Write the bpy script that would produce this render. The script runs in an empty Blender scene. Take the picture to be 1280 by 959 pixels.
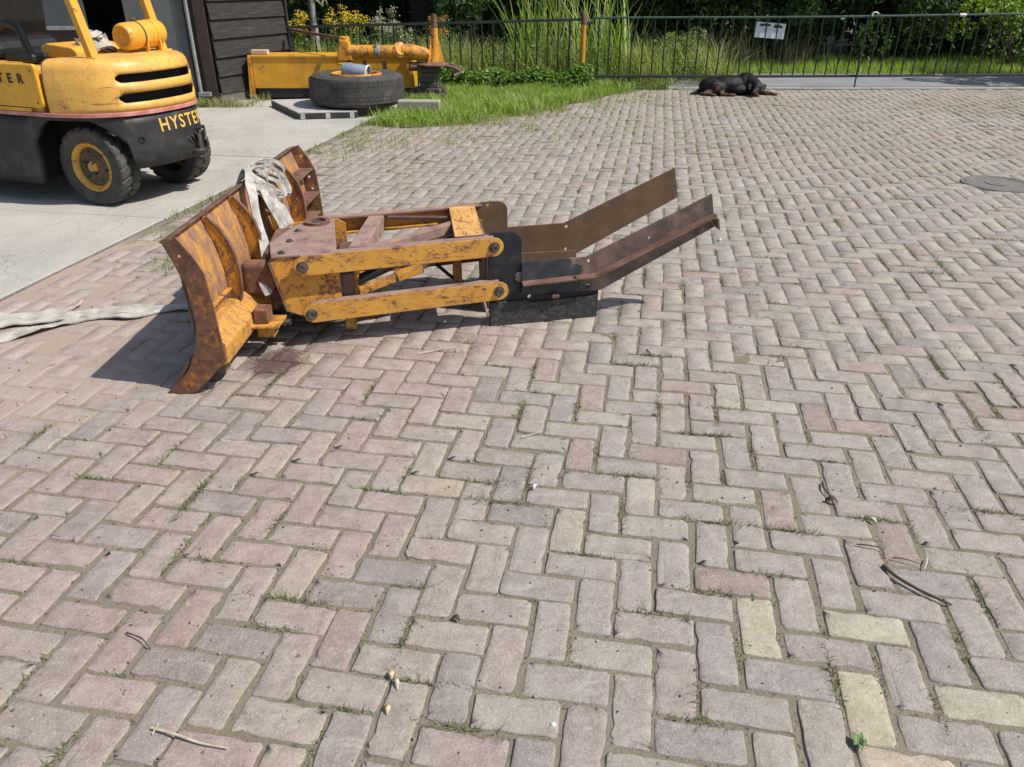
import bpy, bmesh, math, random
import numpy as np
from mathutils import Vector, Matrix, noise

random.seed(7)
rng = np.random.default_rng(7)
sc = bpy.context.scene
C = sc.collection
R = math.radians

# ------------------------------------------------------------------ camera, sky, sun, exposure
cam = bpy.data.cameras.new('camera')
cam.sensor_width = 36.0
cam.lens = 27.03
cam.clip_end = 500
camo = bpy.data.objects.new('camera', cam)
camo.location = (0, 0, 1.44)
camo.rotation_euler = (R(90 - 27.9), 0, 0)
C.objects.link(camo)
sc.camera = camo

SUN_TO = Vector((0.76, -0.20, 1.0)).normalized()       # towards the sun
elev = math.asin(SUN_TO.z)
w = bpy.data.worlds.new('World')
sc.world = w
w.use_nodes = True
nt = w.node_tree
bg = nt.nodes['Background']
sky = nt.nodes.new('ShaderNodeTexSky')
sky.sky_type = 'NISHITA'
sky.sun_disc = False
sky.sun_elevation = elev
sky.sun_rotation = math.atan2(SUN_TO.x, SUN_TO.y)
sky.air_density = 1.2
sky.dust_density = 1.5
nt.links.new(sky.outputs[0], bg.inputs[0])
bg.inputs[1].default_value = 0.11
sun = bpy.data.lights.new('sun', 'SUN')
sun.energy = 4.6
sun.angle = R(0.53)
sun.color = (1.0, 0.95, 0.87)
suno = bpy.data.objects.new('sun', sun)
suno.rotation_euler = (-SUN_TO).to_track_quat('-Z', 'Y').to_euler()
suno.location = (8, -2, 12)
C.objects.link(suno)
sc.view_settings.view_transform = 'Standard'
sc.view_settings.look = 'None'
sc.view_settings.exposure = 0.23
sc.view_settings.gamma = 1.0
sc.cycles.max_bounces = 6
sc.cycles.transparent_max_bounces = 6

# ------------------------------------------------------------------ materials
def nodes_of(name):
    m = bpy.data.materials.new(name)
    m.use_nodes = True
    t = m.node_tree
    return m, t, t.nodes['Principled BSDF']

def N(t, typ, **kw):
    n = t.nodes.new(typ)
    for k, v in kw.items():
        setattr(n, k, v)
    return n

def col4(c):
    return (c[0], c[1], c[2], 1.0)

def noise_node(t, scale, detail=4, rough=0.55, coords='Object', stretch=None, dist=0.0, off=None):
    if coords == 'World':
        g = N(t, 'ShaderNodeNewGeometry'); src = g.outputs['Position']
    else:
        g = N(t, 'ShaderNodeTexCoord'); src = g.outputs['Object']
    mp = N(t, 'ShaderNodeMapping')
    if stretch: mp.inputs['Scale'].default_value = stretch
    if off: mp.inputs['Location'].default_value = off
    t.links.new(src, mp.inputs[0])
    n = N(t, 'ShaderNodeTexNoise')
    n.inputs['Scale'].default_value = scale
    n.inputs['Detail'].default_value = detail
    n.inputs['Roughness'].default_value = rough
    n.inputs['Distortion'].default_value = dist
    t.links.new(mp.outputs[0], n.inputs['Vector'])
    return n.outputs[0]

def ramp(t, src, stops):
    r = N(t, 'ShaderNodeValToRGB')
    el = r.color_ramp.elements
    while len(el) < len(stops): el.new(0.5)
    for e, (p, c) in zip(el, stops):
        e.position = p
        e.color = col4(c) if not isinstance(c, (int, float)) else (c, c, c, 1)
    t.links.new(src, r.inputs[0])
    return r.outputs[0]

def mixc(t, fac, a, b, mode='MIX'):
    m = N(t, 'ShaderNodeMix', data_type='RGBA', blend_type=mode)
    for sock, v in ((m.inputs[0], fac), (m.inputs[6], a), (m.inputs[7], b)):
        if isinstance(v, (int, float)): sock.default_value = v
        elif isinstance(v, tuple): sock.default_value = col4(v)
        else: t.links.new(v, sock)
    return m.outputs[2]

def mth(t, op, a, b=0.0, clamp=False):
    m = N(t, 'ShaderNodeMath', operation=op); m.use_clamp = clamp
    for s, v in ((m.inputs[0], a), (m.inputs[1], b)):
        if isinstance(v, (int, float)): s.default_value = v
        else: t.links.new(v, s)
    return m.outputs[0]

def bump(t, bs, h, strength=0.4, dist=0.01, prev=None):
    b = N(t, 'ShaderNodeBump')
    b.inputs['Strength'].default_value = strength
    b.inputs['Distance'].default_value = dist
    t.links.new(h, b.inputs['Height'])
    if prev is not None: t.links.new(prev, b.inputs['Normal'])
    t.links.new(b.outputs[0], bs.inputs['Normal'])
    return b.outputs[0]

def simple(name, stops, scale=20, detail=5, rough=0.7, metal=0.0, bmp=0.3, bd=0.004, bscale=None, stretch=None, coords='Object', spec=0.5):
    m, t, b = nodes_of(name)
    n = noise_node(t, scale, detail, 0.6, coords, stretch)
    if len(stops) == 1: stops = [(0.3, tuple(x * 0.8 for x in stops[0])), (0.7, tuple(min(1, x * 1.18) for x in stops[0]))]
    t.links.new(ramp(t, n, stops), b.inputs['Base Color'])
    b.inputs['Roughness'].default_value = rough
    b.inputs['Metallic'].default_value = metal
    b.inputs['Specular IOR Level'].default_value = spec
    if bmp:
        bump(t, b, noise_node(t, bscale or scale * 2.5, 4, 0.6, coords, stretch), bmp, bd)
    return m

RUST_D, RUST_M, RUST_L = (0.075, 0.036, 0.024), (0.155, 0.075, 0.045), (0.29, 0.115, 0.04)

def rusty(name, paint, amt=0.5, scale=6, stretch=None, rough=0.5, scratch=0.3, pale=(0.62, 0.40, 0.16), rustd=RUST_D, rustm=RUST_M, edge_w=0.010, edge_k=1.0, dirt=0.35, lines=0.0, soft=0.045):
    """paint worn to rust along edges and in fine broken patches, with run stains, pits and scratches"""
    m, t, b = nodes_of(name)
    p = mixc(t, ramp(t, noise_node(t, 4.5, 4), [(0.35, 0.0), (0.7, 1.0)]), paint, tuple(c * 0.76 for c in paint))
    p = mixc(t, mth(t, 'MULTIPLY', ramp(t, noise_node(t, 22, 7, 0.78, stretch=(1, 1, 2.5), dist=0.6), [(0.50, 0.0), (0.66, 1.0)]), scratch), p, pale)
    # brown run stains and grime
    gr = ramp(t, noise_node(t, 7, 7, 0.75, stretch=(1.5, 1.5, 0.5), dist=0.8, off=(2, 7, 1)), [(0.46, 0.0), (0.74, 1.0)])
    p = mixc(t, mth(t, 'MULTIPLY', gr, dirt), p, tuple(c * 0.45 + r * 0.6 for c, r in zip(paint, rustm)))
    if lines:
        ln = noise_node(t, 2.2, 3, 0.5, stretch=(1.2, 1.2, 22), dist=0.15, off=(3, 3, 3))
        lm = mth(t, 'MULTIPLY', ramp(t, ln, [(0.66, 0.0), (0.69, 1.0)]), ramp(t, noise_node(t, 5, 3, off=(8, 1, 5)), [(0.42, 0.0), (0.55, 1.0)]))
        p = mixc(t, mth(t, 'MULTIPLY', lm, lines), p, (0.16, 0.075, 0.03))
    # mask: broken patches, broad and fine scales together, plus worn edges
    n1 = noise_node(t, scale, 9, 0.72, stretch=stretch, dist=0.5)
    n3 = noise_node(t, scale * 4.5, 6, 0.75, stretch=stretch, dist=0.4, off=(1, 2, 9))
    mix = mth(t, 'ADD', mth(t, 'MULTIPLY', n1, 0.60), mth(t, 'MULTIPLY', n3, 0.40))
    bv = N(t, 'ShaderNodeBevel'); bv.samples = 4; bv.inputs['Radius'].default_value = edge_w
    g = N(t, 'ShaderNodeNewGeometry')
    dp = N(t, 'ShaderNodeVectorMath', operation='DOT_PRODUCT')
    t.links.new(bv.outputs[0], dp.inputs[0]); t.links.new(g.outputs['Normal'], dp.inputs[1])
    ed = ramp(t, dp.outputs['Value'], [(0.72, 1.0), (0.985, 0.0)])
    mix = mth(t, 'ADD', mix, mth(t, 'MULTIPLY', ed, 0.15 * edge_k))
    th = 0.655 - 0.24 * amt
    f = ramp(t, mix, [(th - 0.01, 0.0), (th + soft, 1.0)])
    halo = ramp(t, mix, [(th - 0.06, 0.0), (th, 0.75)])
    n2 = noise_node(t, 95, 3, 0.5, off=(5, 5, 1))
    f2 = ramp(t, n2, [(0.66, 0.0), (0.70, 0.8)])
    rc = ramp(t, noise_node(t, 26, 7, 0.7, off=(3, 1, 2)), [(0.30, rustd), (0.5, rustm), (0.72, RUST_L)])
    p = mixc(t, halo, p, tuple(c * 0.50 + r * 0.55 for c, r in zip(paint, RUST_L)))
    c = mixc(t, mth(t, 'MAXIMUM', f, f2), p, rc)
    t.links.new(c, b.inputs['Base Color'])
    t.links.new(mth(t, 'ADD', mth(t, 'MULTIPLY', f, 0.3), mth(t, 'ADD', mth(t, 'MULTIPLY', gr, 0.12), rough), True), b.inputs['Roughness'])
    pv = bump(t, b, mix, 0.30, 0.004)
    bump(t, b, noise_node(t, 90, 4, 0.6), 0.25, 0.002, pv)
    return m

YEL = (0.70, 0.30, 0.012)
ORG = (0.62, 0.22, 0.008)
m_plough = rusty('plough_paint', (0.63, 0.30, 0.032), 0.58, 15, None, 0.5, 0.6)
m_mold = rusty('moldboard_paint', (0.60, 0.29, 0.04), 0.86, 13, (1.3, 1.3, 0.6), 0.5, 0.9, pale=(0.62, 0.44, 0.17), rustd=(0.12, 0.072, 0.052), rustm=(0.23, 0.135, 0.092), soft=0.085, dirt=0.7)
m_rib = rusty('rib_paint', (0.62, 0.27, 0.018), 0.66, 14, (1.2, 1.2, 0.7), 0.5, 0.2)
m_endp = rusty('end_plate_paint', (0.40, 0.16, 0.015), 0.95, 9, None, 0.6, 0.15)
m_beam = rusty('scraped_paint', (0.60, 0.31, 0.05), 0.66, 13, (1, 1.6, 1), 0.5, 0.9, pale=(0.55, 0.36, 0.17), soft=0.12, dirt=0.6)
m_arm = rusty('link_paint', (0.66, 0.33, 0.045), 0.52, 15, (0.6, 0.6, 1.2), 0.42, 0.5)
m_chan = rusty('channel_paint', (0.70, 0.38, 0.10), 0.48, 16, (1, 0.25, 1), 0.5, 0.9, pale=(0.66, 0.45, 0.22))
m_rust = simple('rust_brown', [(0.3, (0.085, 0.045, 0.034)), (0.5, (0.15, 0.080, 0.058)), (0.72, (0.22, 0.13, 0.10))], 12, 7, 0.75, bmp=0.4, spec=0.35)
m_plate = simple('worn_top_plate', [(0.28, (0.14, 0.075, 0.055)), (0.45, (0.25, 0.165, 0.14)), (0.60, (0.31, 0.21, 0.175)), (0.72, (0.42, 0.20, 0.07))], 14, 9, 0.62, bmp=0.35, spec=0.4)
m_cut = simple('cutting_edge_steel', [(0.3, (0.075, 0.038, 0.032)), (0.6, (0.14, 0.075, 0.06)), (0.8, (0.20, 0.10, 0.06))], 8, 6, 0.65, bmp=0.3)
m_rail = simple('rail_brown', [(0.3, (0.085, 0.050, 0.030)), (0.55, (0.115, 0.070, 0.042)), (0.8, (0.16, 0.10, 0.062))], 10, 7, 0.55, bmp=0.25, spec=0.4)
def rail_mat():
    m, t, b = nodes_of('near_rail_steel')
    br = ramp(t, noise_node(t, 14, 8), [(0.28, (0.05, 0.042, 0.04)), (0.5, (0.13, 0.085, 0.07)), (0.75, (0.24, 0.16, 0.13))])
    bk_ = ramp(t, noise_node(t, 16, 8, off=(4, 0, 0)), [(0.3, (0.016, 0.019, 0.026)), (0.6, (0.036, 0.042, 0.052)), (0.8, (0.11, 0.085, 0.08))])
    sx = N(t, 'ShaderNodeSeparateXYZ'); g = N(t, 'ShaderNodeTexCoord'); t.links.new(g.outputs['Object'], sx.inputs[0])
    f2 = mth(t, 'GREATER_THAN', mth(t, 'ADD', sx.outputs[0], mth(t, 'MULTIPLY', noise_node(t, 14, 7, 0.7), 0.5)), 1.13)
    t.links.new(mixc(t, f2, bk_, br), b.inputs['Base Color']); b.inputs['Roughness'].default_value = 0.52
    bump(t, b, noise_node(t, 40, 5), 0.35, 0.004)
    return m
m_rail2 = rail_mat()
m_black = simple('worn_black_paint', [(0.3, (0.010, 0.011, 0.014)), (0.6, (0.021, 0.023, 0.027)), (0.78, (0.065, 0.055, 0.048))], 18, 9, 0.50, bmp=0.3, spec=0.35)
m_blackd = simple('scuffed_black_plate', [(0.3, (0.014, 0.014, 0.015)), (0.52, (0.032, 0.031, 0.029)), (0.75, (0.11, 0.10, 0.085))], 55, 8, 0.65, bmp=0.5)
m_steel = simple('bolt_steel', [(0.3, (0.06, 0.05, 0.045)), (0.7, (0.22, 0.19, 0.16))], 40, 4, 0.45, 0.6)
m_fork = rusty('forklift_paint', (0.76, 0.41, 0.075), 0.26, 7, (1, 1, 2.5), 0.42, 0.5, pale=(0.74, 0.50, 0.20), edge_w=0.006, edge_k=0.7, dirt=0.6, lines=0.8)
m_forkside = rusty('forklift_side_paint', (0.78, 0.40, 0.015), 0.22, 8, (1, 1, 2.5), 0.38, 0.15, edge_w=0.006, dirt=0.45, lines=0.5)
m_tank = rusty('tank_paint', (0.76, 0.38, 0.035), 0.20, 8, None, 0.40, 0.15, edge_w=0.005, edge_k=0.6, dirt=0.4)
m_chass = simple('chassis_black', [(0.3, (0.012, 0.012, 0.014)), (0.55, (0.026, 0.025, 0.025)), (0.72, (0.060, 0.050, 0.042))], 9, 9, 0.55, bmp=0.3, spec=0.4)
m_stripe = simple('red_stripe', [(0.35, (0.42, 0.13, 0.11)), (0.7, (0.55, 0.27, 0.22))], 14, 5, 0.5)
m_dark = simple('dark_void', [(0.3, (0.006, 0.006, 0.007)), (0.7, (0.014, 0.013, 0.013))], 5, 3, 0.9, bmp=0)
m_vinyl = simple('seat_vinyl', [(0.3, (0.006, 0.006, 0.007)), (0.7, (0.016, 0.015, 0.015))], 9, 4, 0.5, bmp=0.4, bd=0.01)
m_rubber = simple('tyre_rubber', [(0.3, (0.03, 0.028, 0.026)), (0.55, (0.058, 0.054, 0.048)), (0.8, (0.12, 0.105, 0.088))], 11, 8, 0.78, bmp=0.35)
m_rim = rusty('rim_paint', (0.72, 0.38, 0.05), 0.35, 14, None, 0.45, 0.2)
m_rimdark = simple('rim_dark', [(0.3, (0.05, 0.035, 0.022)), (0.7, (0.15, 0.09, 0.04))], 20, 5, 0.65)
m_sling = simple('sling_webbing', [(0.3, (0.20, 0.185, 0.17)), (0.5, (0.37, 0.35, 0.32)), (0.72, (0.55, 0.52, 0.48))], 22, 7, 0.85, bmp=0.8, bscale=60, bd=0.006, spec=0.2)
m_sling2 = simple('dirty_webbing', [(0.3, (0.27, 0.245, 0.21)), (0.55, (0.43, 0.40, 0.355)), (0.75, (0.56, 0.53, 0.48))], 14, 7, 0.9, bmp=0.8, bscale=50, bd=0.003, spec=0.2)
m_box = rusty('box_paint', (0.74, 0.36, 0.02), 0.28, 5, None, 0.38, 0.1)
m_axle = rusty('axle_paint', (0.68, 0.30, 0.015), 0.50, 9, None, 0.42, 0.25)
m_wood = simple('weathered_boards', [(0.3, (0.018, 0.017, 0.017)), (0.55, (0.038, 0.035, 0.034)), (0.8, (0.085, 0.078, 0.075))], 5, 9, 0.8, bmp=0.5, stretch=(1, 1, 12), spec=0.3)
m_brownw = simple('dark_brown_timber', [(0.3, (0.022, 0.013, 0.011)), (0.7, (0.055, 0.034, 0.028))], 6, 6, 0.7, stretch=(8, 8, 1))
m_doorg = simple('grey_green_door', [(0.3, (0.085, 0.095, 0.088)), (0.7, (0.125, 0.135, 0.125))], 3, 5, 0.55, bmp=0.15)
m_panel = simple('grey_panel', [(0.3, (0.05, 0.054, 0.058)), (0.7, (0.085, 0.09, 0.095))], 4, 4, 0.4, bmp=0.1)
m_trim = simple('light_grey_trim', [(0.3, (0.17, 0.17, 0.165)), (0.7, (0.27, 0.27, 0.26))], 9, 5, 0.6)
m_iron = simple('painted_iron', [(0.3, (0.008, 0.012, 0.013)), (0.7, (0.022, 0.030, 0.030))], 25, 5, 0.4)
m_irong = simple('green_iron', [(0.3, (0.012, 0.035, 0.026)), (0.7, (0.05, 0.10, 0.07))], 15, 5, 0.4)
m_post = rusty('post_paint', (0.66, 0.26, 0.02), 0.28, 10, None, 0.5, 0.2)
m_palgrey = simple('pallet_top', [(0.3, (0.34, 0.32, 0.31)), (0.7, (0.52, 0.50, 0.48))], 9, 6, 0.6, bmp=0.2)
m_palblack = simple('pallet_black', [(0.3, (0.018, 0.018, 0.02)), (0.7, (0.045, 0.043, 0.043))], 9, 6, 0.6, bmp=0.2)
m_bucket = simple('grey_bucket', [(0.3, (0.19, 0.24, 0.30)), (0.7, (0.26, 0.32, 0.39))], 5, 5, 0.4, bmp=0.05)
m_white = simple('off_white', [(0.3, (0.55, 0.55, 0.54)), (0.7, (0.72, 0.72, 0.70))], 9, 5, 0.5, bmp=0.05)
m_block = simple('concrete_block', [(0.3, (0.24, 0.215, 0.175)), (0.7, (0.38, 0.35, 0.30))], 18, 8, 0.9, bmp=0.5)
m_stack = simple('old_timber_stack', [(0.3, (0.045, 0.035, 0.03)), (0.6, (0.11, 0.09, 0.08)), (0.8, (0.20, 0.17, 0.15))], 9, 8, 0.85, bmp=0.5, stretch=(1, 6, 6))
m_brickpale = simple('pale_brick', [(0.3, (0.42, 0.31, 0.20)), (0.7, (0.58, 0.46, 0.33))], 25, 6, 0.9, bmp=0.5)
m_stone = simple('plinth_stone', [(0.3, (0.08, 0.075, 0.07)), (0.7, (0.16, 0.15, 0.14))], 10, 8, 0.9, bmp=0.6, bd=0.01)
m_man = simple('manhole_iron', [(0.3, (0.11, 0.10, 0.09)), (0.7, (0.21, 0.19, 0.175))], 30, 6, 0.6, bmp=0.5)
m_bark = simple('tree_bark', [(0.3, (0.05, 0.042, 0.034)), (0.7, (0.15, 0.13, 0.11))], 7, 8, 0.9, bmp=0.7, bd=0.02, stretch=(1, 1, 0.25))
m_birch = simple('pale_bark', [(0.3, (0.10, 0.095, 0.085)), (0.5, (0.26, 0.25, 0.235)), (0.7, (0.33, 0.32, 0.30))], 6, 6, 0.85, bmp=0.4, stretch=(1, 1, 3))
m_twigd = simple('dark_twig', [(0.3, (0.035, 0.022, 0.018)), (0.7, (0.08, 0.055, 0.045))], 60, 4, 0.8)
m_straw = simple('pale_straw', [(0.3, (0.36, 0.31, 0.22)), (0.7, (0.62, 0.56, 0.45))], 60, 4, 0.8)
m_husk = simple('husk_leaf', [(0.3, (0.50, 0.33, 0.12)), (0.7, (0.72, 0.58, 0.38))], 40, 4, 0.7)
m_blue = simple('shed_blue', [(0.3, (0.03, 0.07, 0.13)), (0.7, (0.06, 0.13, 0.22))], 9, 3, 0.6)
m_letterd = simple('black_lettering', [(0.3, (0.012, 0.010, 0.008)), (0.7, (0.03, 0.02, 0.015))], 30, 4, 0.5, bmp=0)
m_lettery = simple('yellow_lettering', [(0.3, (0.55, 0.33, 0.06)), (0.7, (0.68, 0.44, 0.11))], 30, 4, 0.5, bmp=0)

def tint_leaf(name, rough=0.55, trans=0.35, spec=0.4):
    """leaf colour comes from the per-blade attribute, some light passes through"""
    m, t, b = nodes_of(name)
    a = N(t, 'ShaderNodeAttribute', attribute_name='tint')
    t.links.new(a.outputs['Color'], b.inputs['Base Color'])
    b.inputs['Roughness'].default_value = rough
    b.inputs['Specular IOR Level'].default_value = spec
    tr = N(t, 'ShaderNodeBsdfTranslucent')
    t.links.new(mixc(t, 1.0, a.outputs['Color'], (1.6, 1.7, 0.6), 'MULTIPLY'), tr.inputs[0])
    ms = N(t, 'ShaderNodeMixShader'); ms.inputs[0].default_value = trans
    t.links.new(b.outputs[0], ms.inputs[1]); t.links.new(tr.outputs[0], ms.inputs[2])
    t.links.new(ms.outputs[0], t.nodes['Material Output'].inputs[0])
    return m
m_leaf = tint_leaf('leaf')
m_dryleaf = tint_leaf('dry_leaf', 0.8, 0.2, 0.2)

UX, UY = math.cos(R(10)), -math.sin(R(10))         # brick axes: u points right, v away
VX, VY = math.sin(R(10)), math.cos(R(10))

def paver_mat(name, per_object):
    m, t, b = nodes_of(name)
    if per_object:
        oi = N(t, 'ShaderNodeObjectInfo'); tint = oi.outputs['Color']
    else:
        a = N(t, 'ShaderNodeAttribute', attribute_name='tint'); tint = a.outputs['Color']
    g = N(t, 'ShaderNodeNewGeometry'); pos = g.outputs['Position']
    # mottling, pale worn dust, dark pits
    n1 = noise_node(t, 16, 7, 0.65, 'World', dist=0.4)
    c = mixc(t, ramp(t, n1, [(0.32, 0.0), (0.68, 1.0)]), mixc(t, 1.0, tint, (0.80, 0.77, 0.75), 'MULTIPLY'), mixc(t, 1.0, tint, (1.14, 1.13, 1.12), 'MULTIPLY'))
    n2 = noise_node(t, 5.5, 6, 0.7, 'World')
    c = mixc(t, mth(t, 'MULTIPLY', ramp(t, n2, [(0.48, 0.0), (0.75, 1.0)]), 0.45), c, (0.385, 0.348, 0.305))
    n6 = noise_node(t, 8, 5, 0.7, 'World', off=(9, 4, 0), stretch=(1, 3.5, 1))
    c = mixc(t, mth(t, 'MULTIPLY', ramp(t, n6, [(0.56, 0.0), (0.66, 1.0)]), 0.5), c, (0.41, 0.373, 0.328))
    nA = noise_node(t, 30, 7, 0.78, 'World', dist=1.5, off=(6, 1, 0))
    c = mixc(t, mth(t, 'MULTIPLY', ramp(t, nA, [(0.30, 1.0), (0.46, 0.0)]), 0.55), c, (0.165, 0.140, 0.124))
    n3 = noise_node(t, 150, 3, 0.6, 'World')
    c = mixc(t, mth(t, 'MULTIPLY', ramp(t, n3, [(0.62, 0.0), (0.72, 1.0)]), 0.55), c, (0.14, 0.12, 0.105))
    n7 = noise_node(t, 38, 3, 0.5, 'World', off=(1, 7, 0))
    c = mixc(t, mth(t, 'MULTIPLY', ramp(t, n7, [(0.70, 0.0), (0.735, 1.0)]), 0.7), c, (0.09, 0.08, 0.07))
    n4 = noise_node(t, 260, 2, 0.5, 'World')
    c = mixc(t, mth(t, 'MULTIPLY', ramp(t, n4, [(0.34, 1.0), (0.44, 0.0)]), 0.35), c, (0.58, 0.55, 0.50))
    sx = N(t, 'ShaderNodeSeparateXYZ'); t.links.new(pos, sx.inputs[0])
    # mossy, dirtier patches towards the back of the yard
    nm_ = noise_node(t, 0.55, 6, 0.7, 'World', dist=0.5, off=(7, 2, 0))
    yy = mth(t, 'MULTIPLY', mth(t, 'SUBTRACT', sx.outputs[1], 3.0), 0.14, True)
    pt = mth(t, 'MULTIPLY', ramp(t, nm_, [(0.42, 0.15), (0.62, 1.0)]), mth(t, 'MULTIPLY', yy, 0.55))
    c = mixc(t, pt, c, (0.235, 0.208, 0.155))
    spk = noise_node(t, 19, 5, 0.75, 'World', off=(5, 5, 2))
    c = mixc(t, mth(t, 'MULTIPLY', ramp(t, spk, [(0.60, 0.0), (0.68, 0.8)]), yy), c, (0.17, 0.155, 0.10))
    # reddish sand that lies over the bricks left of the plough
    nl = noise_node(t, 1.6, 5, 0.6, 'World')
    d1 = mth(t, 'MULTIPLY', mth(t, 'ADD', sx.outputs[0], 1.5), -1.1)
    d2 = mth(t, 'MULTIPLY', mth(t, 'ABSOLUTE', mth(t, 'SUBTRACT', sx.outputs[1], 3.0)), -0.9)
    dm = mth(t, 'ADD', mth(t, 'ADD', d1, d2), mth(t, 'MULTIPLY', nl, 2.2))
    fs = ramp(t, dm, [(0.55, 0.0), (1.0, 0.62)])
    c = mixc(t, fs, c, mixc(t, ramp(t, n2, [(0.3, 0.0), (0.7, 1.0)]), (0.34, 0.275, 0.235), (0.45, 0.37, 0.315)))
    # dark oil stain beside the blade
    ex = mth(t, 'DIVIDE', mth(t, 'ADD', sx.outputs[0], 0.99), 0.17)
    ey = mth(t, 'DIVIDE', mth(t, 'SUBTRACT', sx.outputs[1], 2.92), 0.20)
    rr = mth(t, 'ADD', mth(t, 'MULTIPLY', ex, ex), mth(t, 'MULTIPLY', ey, ey))
    ns = noise_node(t, 17, 8, 0.8, 'World', dist=2.0)
    st = ramp(t, mth(t, 'SUBTRACT', mth(t, 'MULTIPLY', ns, 2.2), rr), [(0.45, 0.0), (0.9, 0.85)])
    c = mixc(t, st, c, (0.07, 0.04, 0.035))
    t.links.new(c, b.inputs['Base Color'])
    b.inputs['Roughness'].default_value = 0.85
    b.inputs['Specular IOR Level'].default_value = 0.25
    pv = bump(t, b, n1, 0.6, 0.010)
    n5 = noise_node(t, 42, 7, 0.75, 'World', dist=1.2)
    pv = bump(t, b, n5, 0.8, 0.006, pv)
    n9 = noise_node(t, 24, 6, 0.7, 'World', stretch=(1, 3.2, 1), dist=0.6, off=(2, 2, 2))
    pv = bump(t, b, n9, 0.5, 0.006, pv)
    bump(t, b, n3, 0.5, 0.002, pv)
    return m
m_paver_near = paver_mat('clinker_paver', True)
m_paver_far = paver_mat('clinker_paver_far', False)

def sand_mat():
    m, t, b = nodes_of('joint_sand')
    n1 = noise_node(t, 3.2, 7, 0.65, 'World')
    c = ramp(t, n1, [(0.35, (0.235, 0.198, 0.155)), (0.52, (0.20, 0.172, 0.128)), (0.70, (0.135, 0.130, 0.078))])
    n2 = noise_node(t, 120, 4, 0.7, 'World')
    c = mixc(t, ramp(t, n2, [(0.35, 0.0), (0.7, 0.6)]), c, (0.26, 0.225, 0.17))
    n8 = noise_node(t, 60, 3, 0.6, 'World', off=(3, 3, 0))
    c = mixc(t, ramp(t, n8, [(0.58, 0.0), (0.66, 0.7)]), c, (0.07, 0.06, 0.045))
    sx = N(t, 'ShaderNodeSeparateXYZ')
    g = N(t, 'ShaderNodeNewGeometry'); t.links.new(g.outputs['Position'], sx.inputs[0])
    d1 = mth(t, 'MULTIPLY', mth(t, 'ADD', sx.outputs[0], 1.4), -1.1)
    d2 = mth(t, 'MULTIPLY', mth(t, 'ABSOLUTE', mth(t, 'SUBTRACT', sx.outputs[1], 3.0)), -0.9)
    dm = mth(t, 'ADD', mth(t, 'ADD', d1, d2), mth(t, 'MULTIPLY', n1, 2.2))
    c = mixc(t, ramp(t, dm, [(0.5, 0.0), (1.0, 0.9)]), c, (0.40, 0.31, 0.26))
    ex = mth(t, 'DIVIDE', mth(t, 'ADD', sx.outputs[0], 0.99), 0.17)
    ey = mth(t, 'DIVIDE', mth(t, 'SUBTRACT', sx.outputs[1], 2.92), 0.20)
    rr = mth(t, 'ADD', mth(t, 'MULTIPLY', ex, ex), mth(t, 'MULTIPLY', ey, ey))
    ns = noise_node(t, 17, 8, 0.8, 'World', dist=2.0)
    c = mixc(t, ramp(t, mth(t, 'SUBTRACT', mth(t, 'MULTIPLY', ns, 2.2), rr), [(0.45, 0.0), (0.9, 0.85)]), c, (0.05, 0.03, 0.027))
    t.links.new(c, b.inputs['Base Color'])
    b.inputs['Roughness'].default_value = 0.95
    b.inputs['Specular IOR Level'].default_value = 0.15
    bump(t, b, n2, 0.9, 0.008)
    return m
m_sand = sand_mat()

def concrete_mat(name, a, bcol, sc1=1.3):
    m, t, b = nodes_of(name)
    c = ramp(t, noise_node(t, sc1, 8, 0.65, 'World'), [(0.3, a), (0.7, bcol)])
    c = mixc(t, mth(t, 'MULTIPLY', ramp(t, noise_node(t, 90, 4, 0.6, 'World'), [(0.35, 0.0), (0.7, 1.0)]), 0.35), c, tuple(x * 0.7 for x in a))
    c = mixc(t, mth(t, 'MULTIPLY', ramp(t, noise_node(t, 4, 6, 0.75, 'World', dist=1.0), [(0.58, 0.0), (0.75, 1.0)]), 0.35), c, tuple(x * 0.55 for x in a))
    cr = noise_node(t, 0.9, 9, 0.62, 'World', dist=0.6, off=(4, 4, 0))
    c = mixc(t, mth(t, 'MULTIPLY', ramp(t, mth(t, 'ABSOLUTE', mth(t, 'SUBTRACT', cr, 0.5)), [(0.0, 1.0), (0.0022, 0.0)]), 0.7), c, tuple(x * 0.35 for x in a))
    c = mixc(t, mth(t, 'MULTIPLY', ramp(t, noise_node(t, 240, 2, 0.5, 'World'), [(0.60, 0.0), (0.66, 1.0)]), 0.45), c, tuple(x * 0.5 for x in a))
    c = mixc(t, mth(t, 'MULTIPLY', ramp(t, noise_node(t, 0.8, 7, 0.7, 'World', dist=1.5, off=(0, 9, 0), stretch=(1, 0.25, 1)), [(0.50, 0.0), (0.62, 1.0)]), 0.22), c, tuple(x * 0.6 for x in a))
    t.links.new(c, b.inputs['Base Color'])
    b.inputs['Roughness'].default_value = 0.85
    b.inputs['Specular IOR Level'].default_value = 0.3
    pv = bump(t, b, noise_node(t, 70, 5, 0.6, 'World'), 0.5, 0.005)
    return m
m_slab = concrete_mat('yard_concrete', (0.36, 0.340, 0.300), (0.47, 0.448, 0.400))
m_kerb = concrete_mat('kerb_concrete', (0.34, 0.32, 0.28), (0.46, 0.44, 0.40))
m_road = concrete_mat('road_asphalt', (0.21, 0.21, 0.215), (0.28, 0.28, 0.285), 2.0)
m_ground = simple('soil_ground', [(0.3, (0.10, 0.09, 0.05)), (0.5, (0.10, 0.115, 0.045)), (0.7, (0.16, 0.15, 0.08))], 2.5, 8, 0.95, bmp=0.6, bd=0.02, coords='World')
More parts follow.
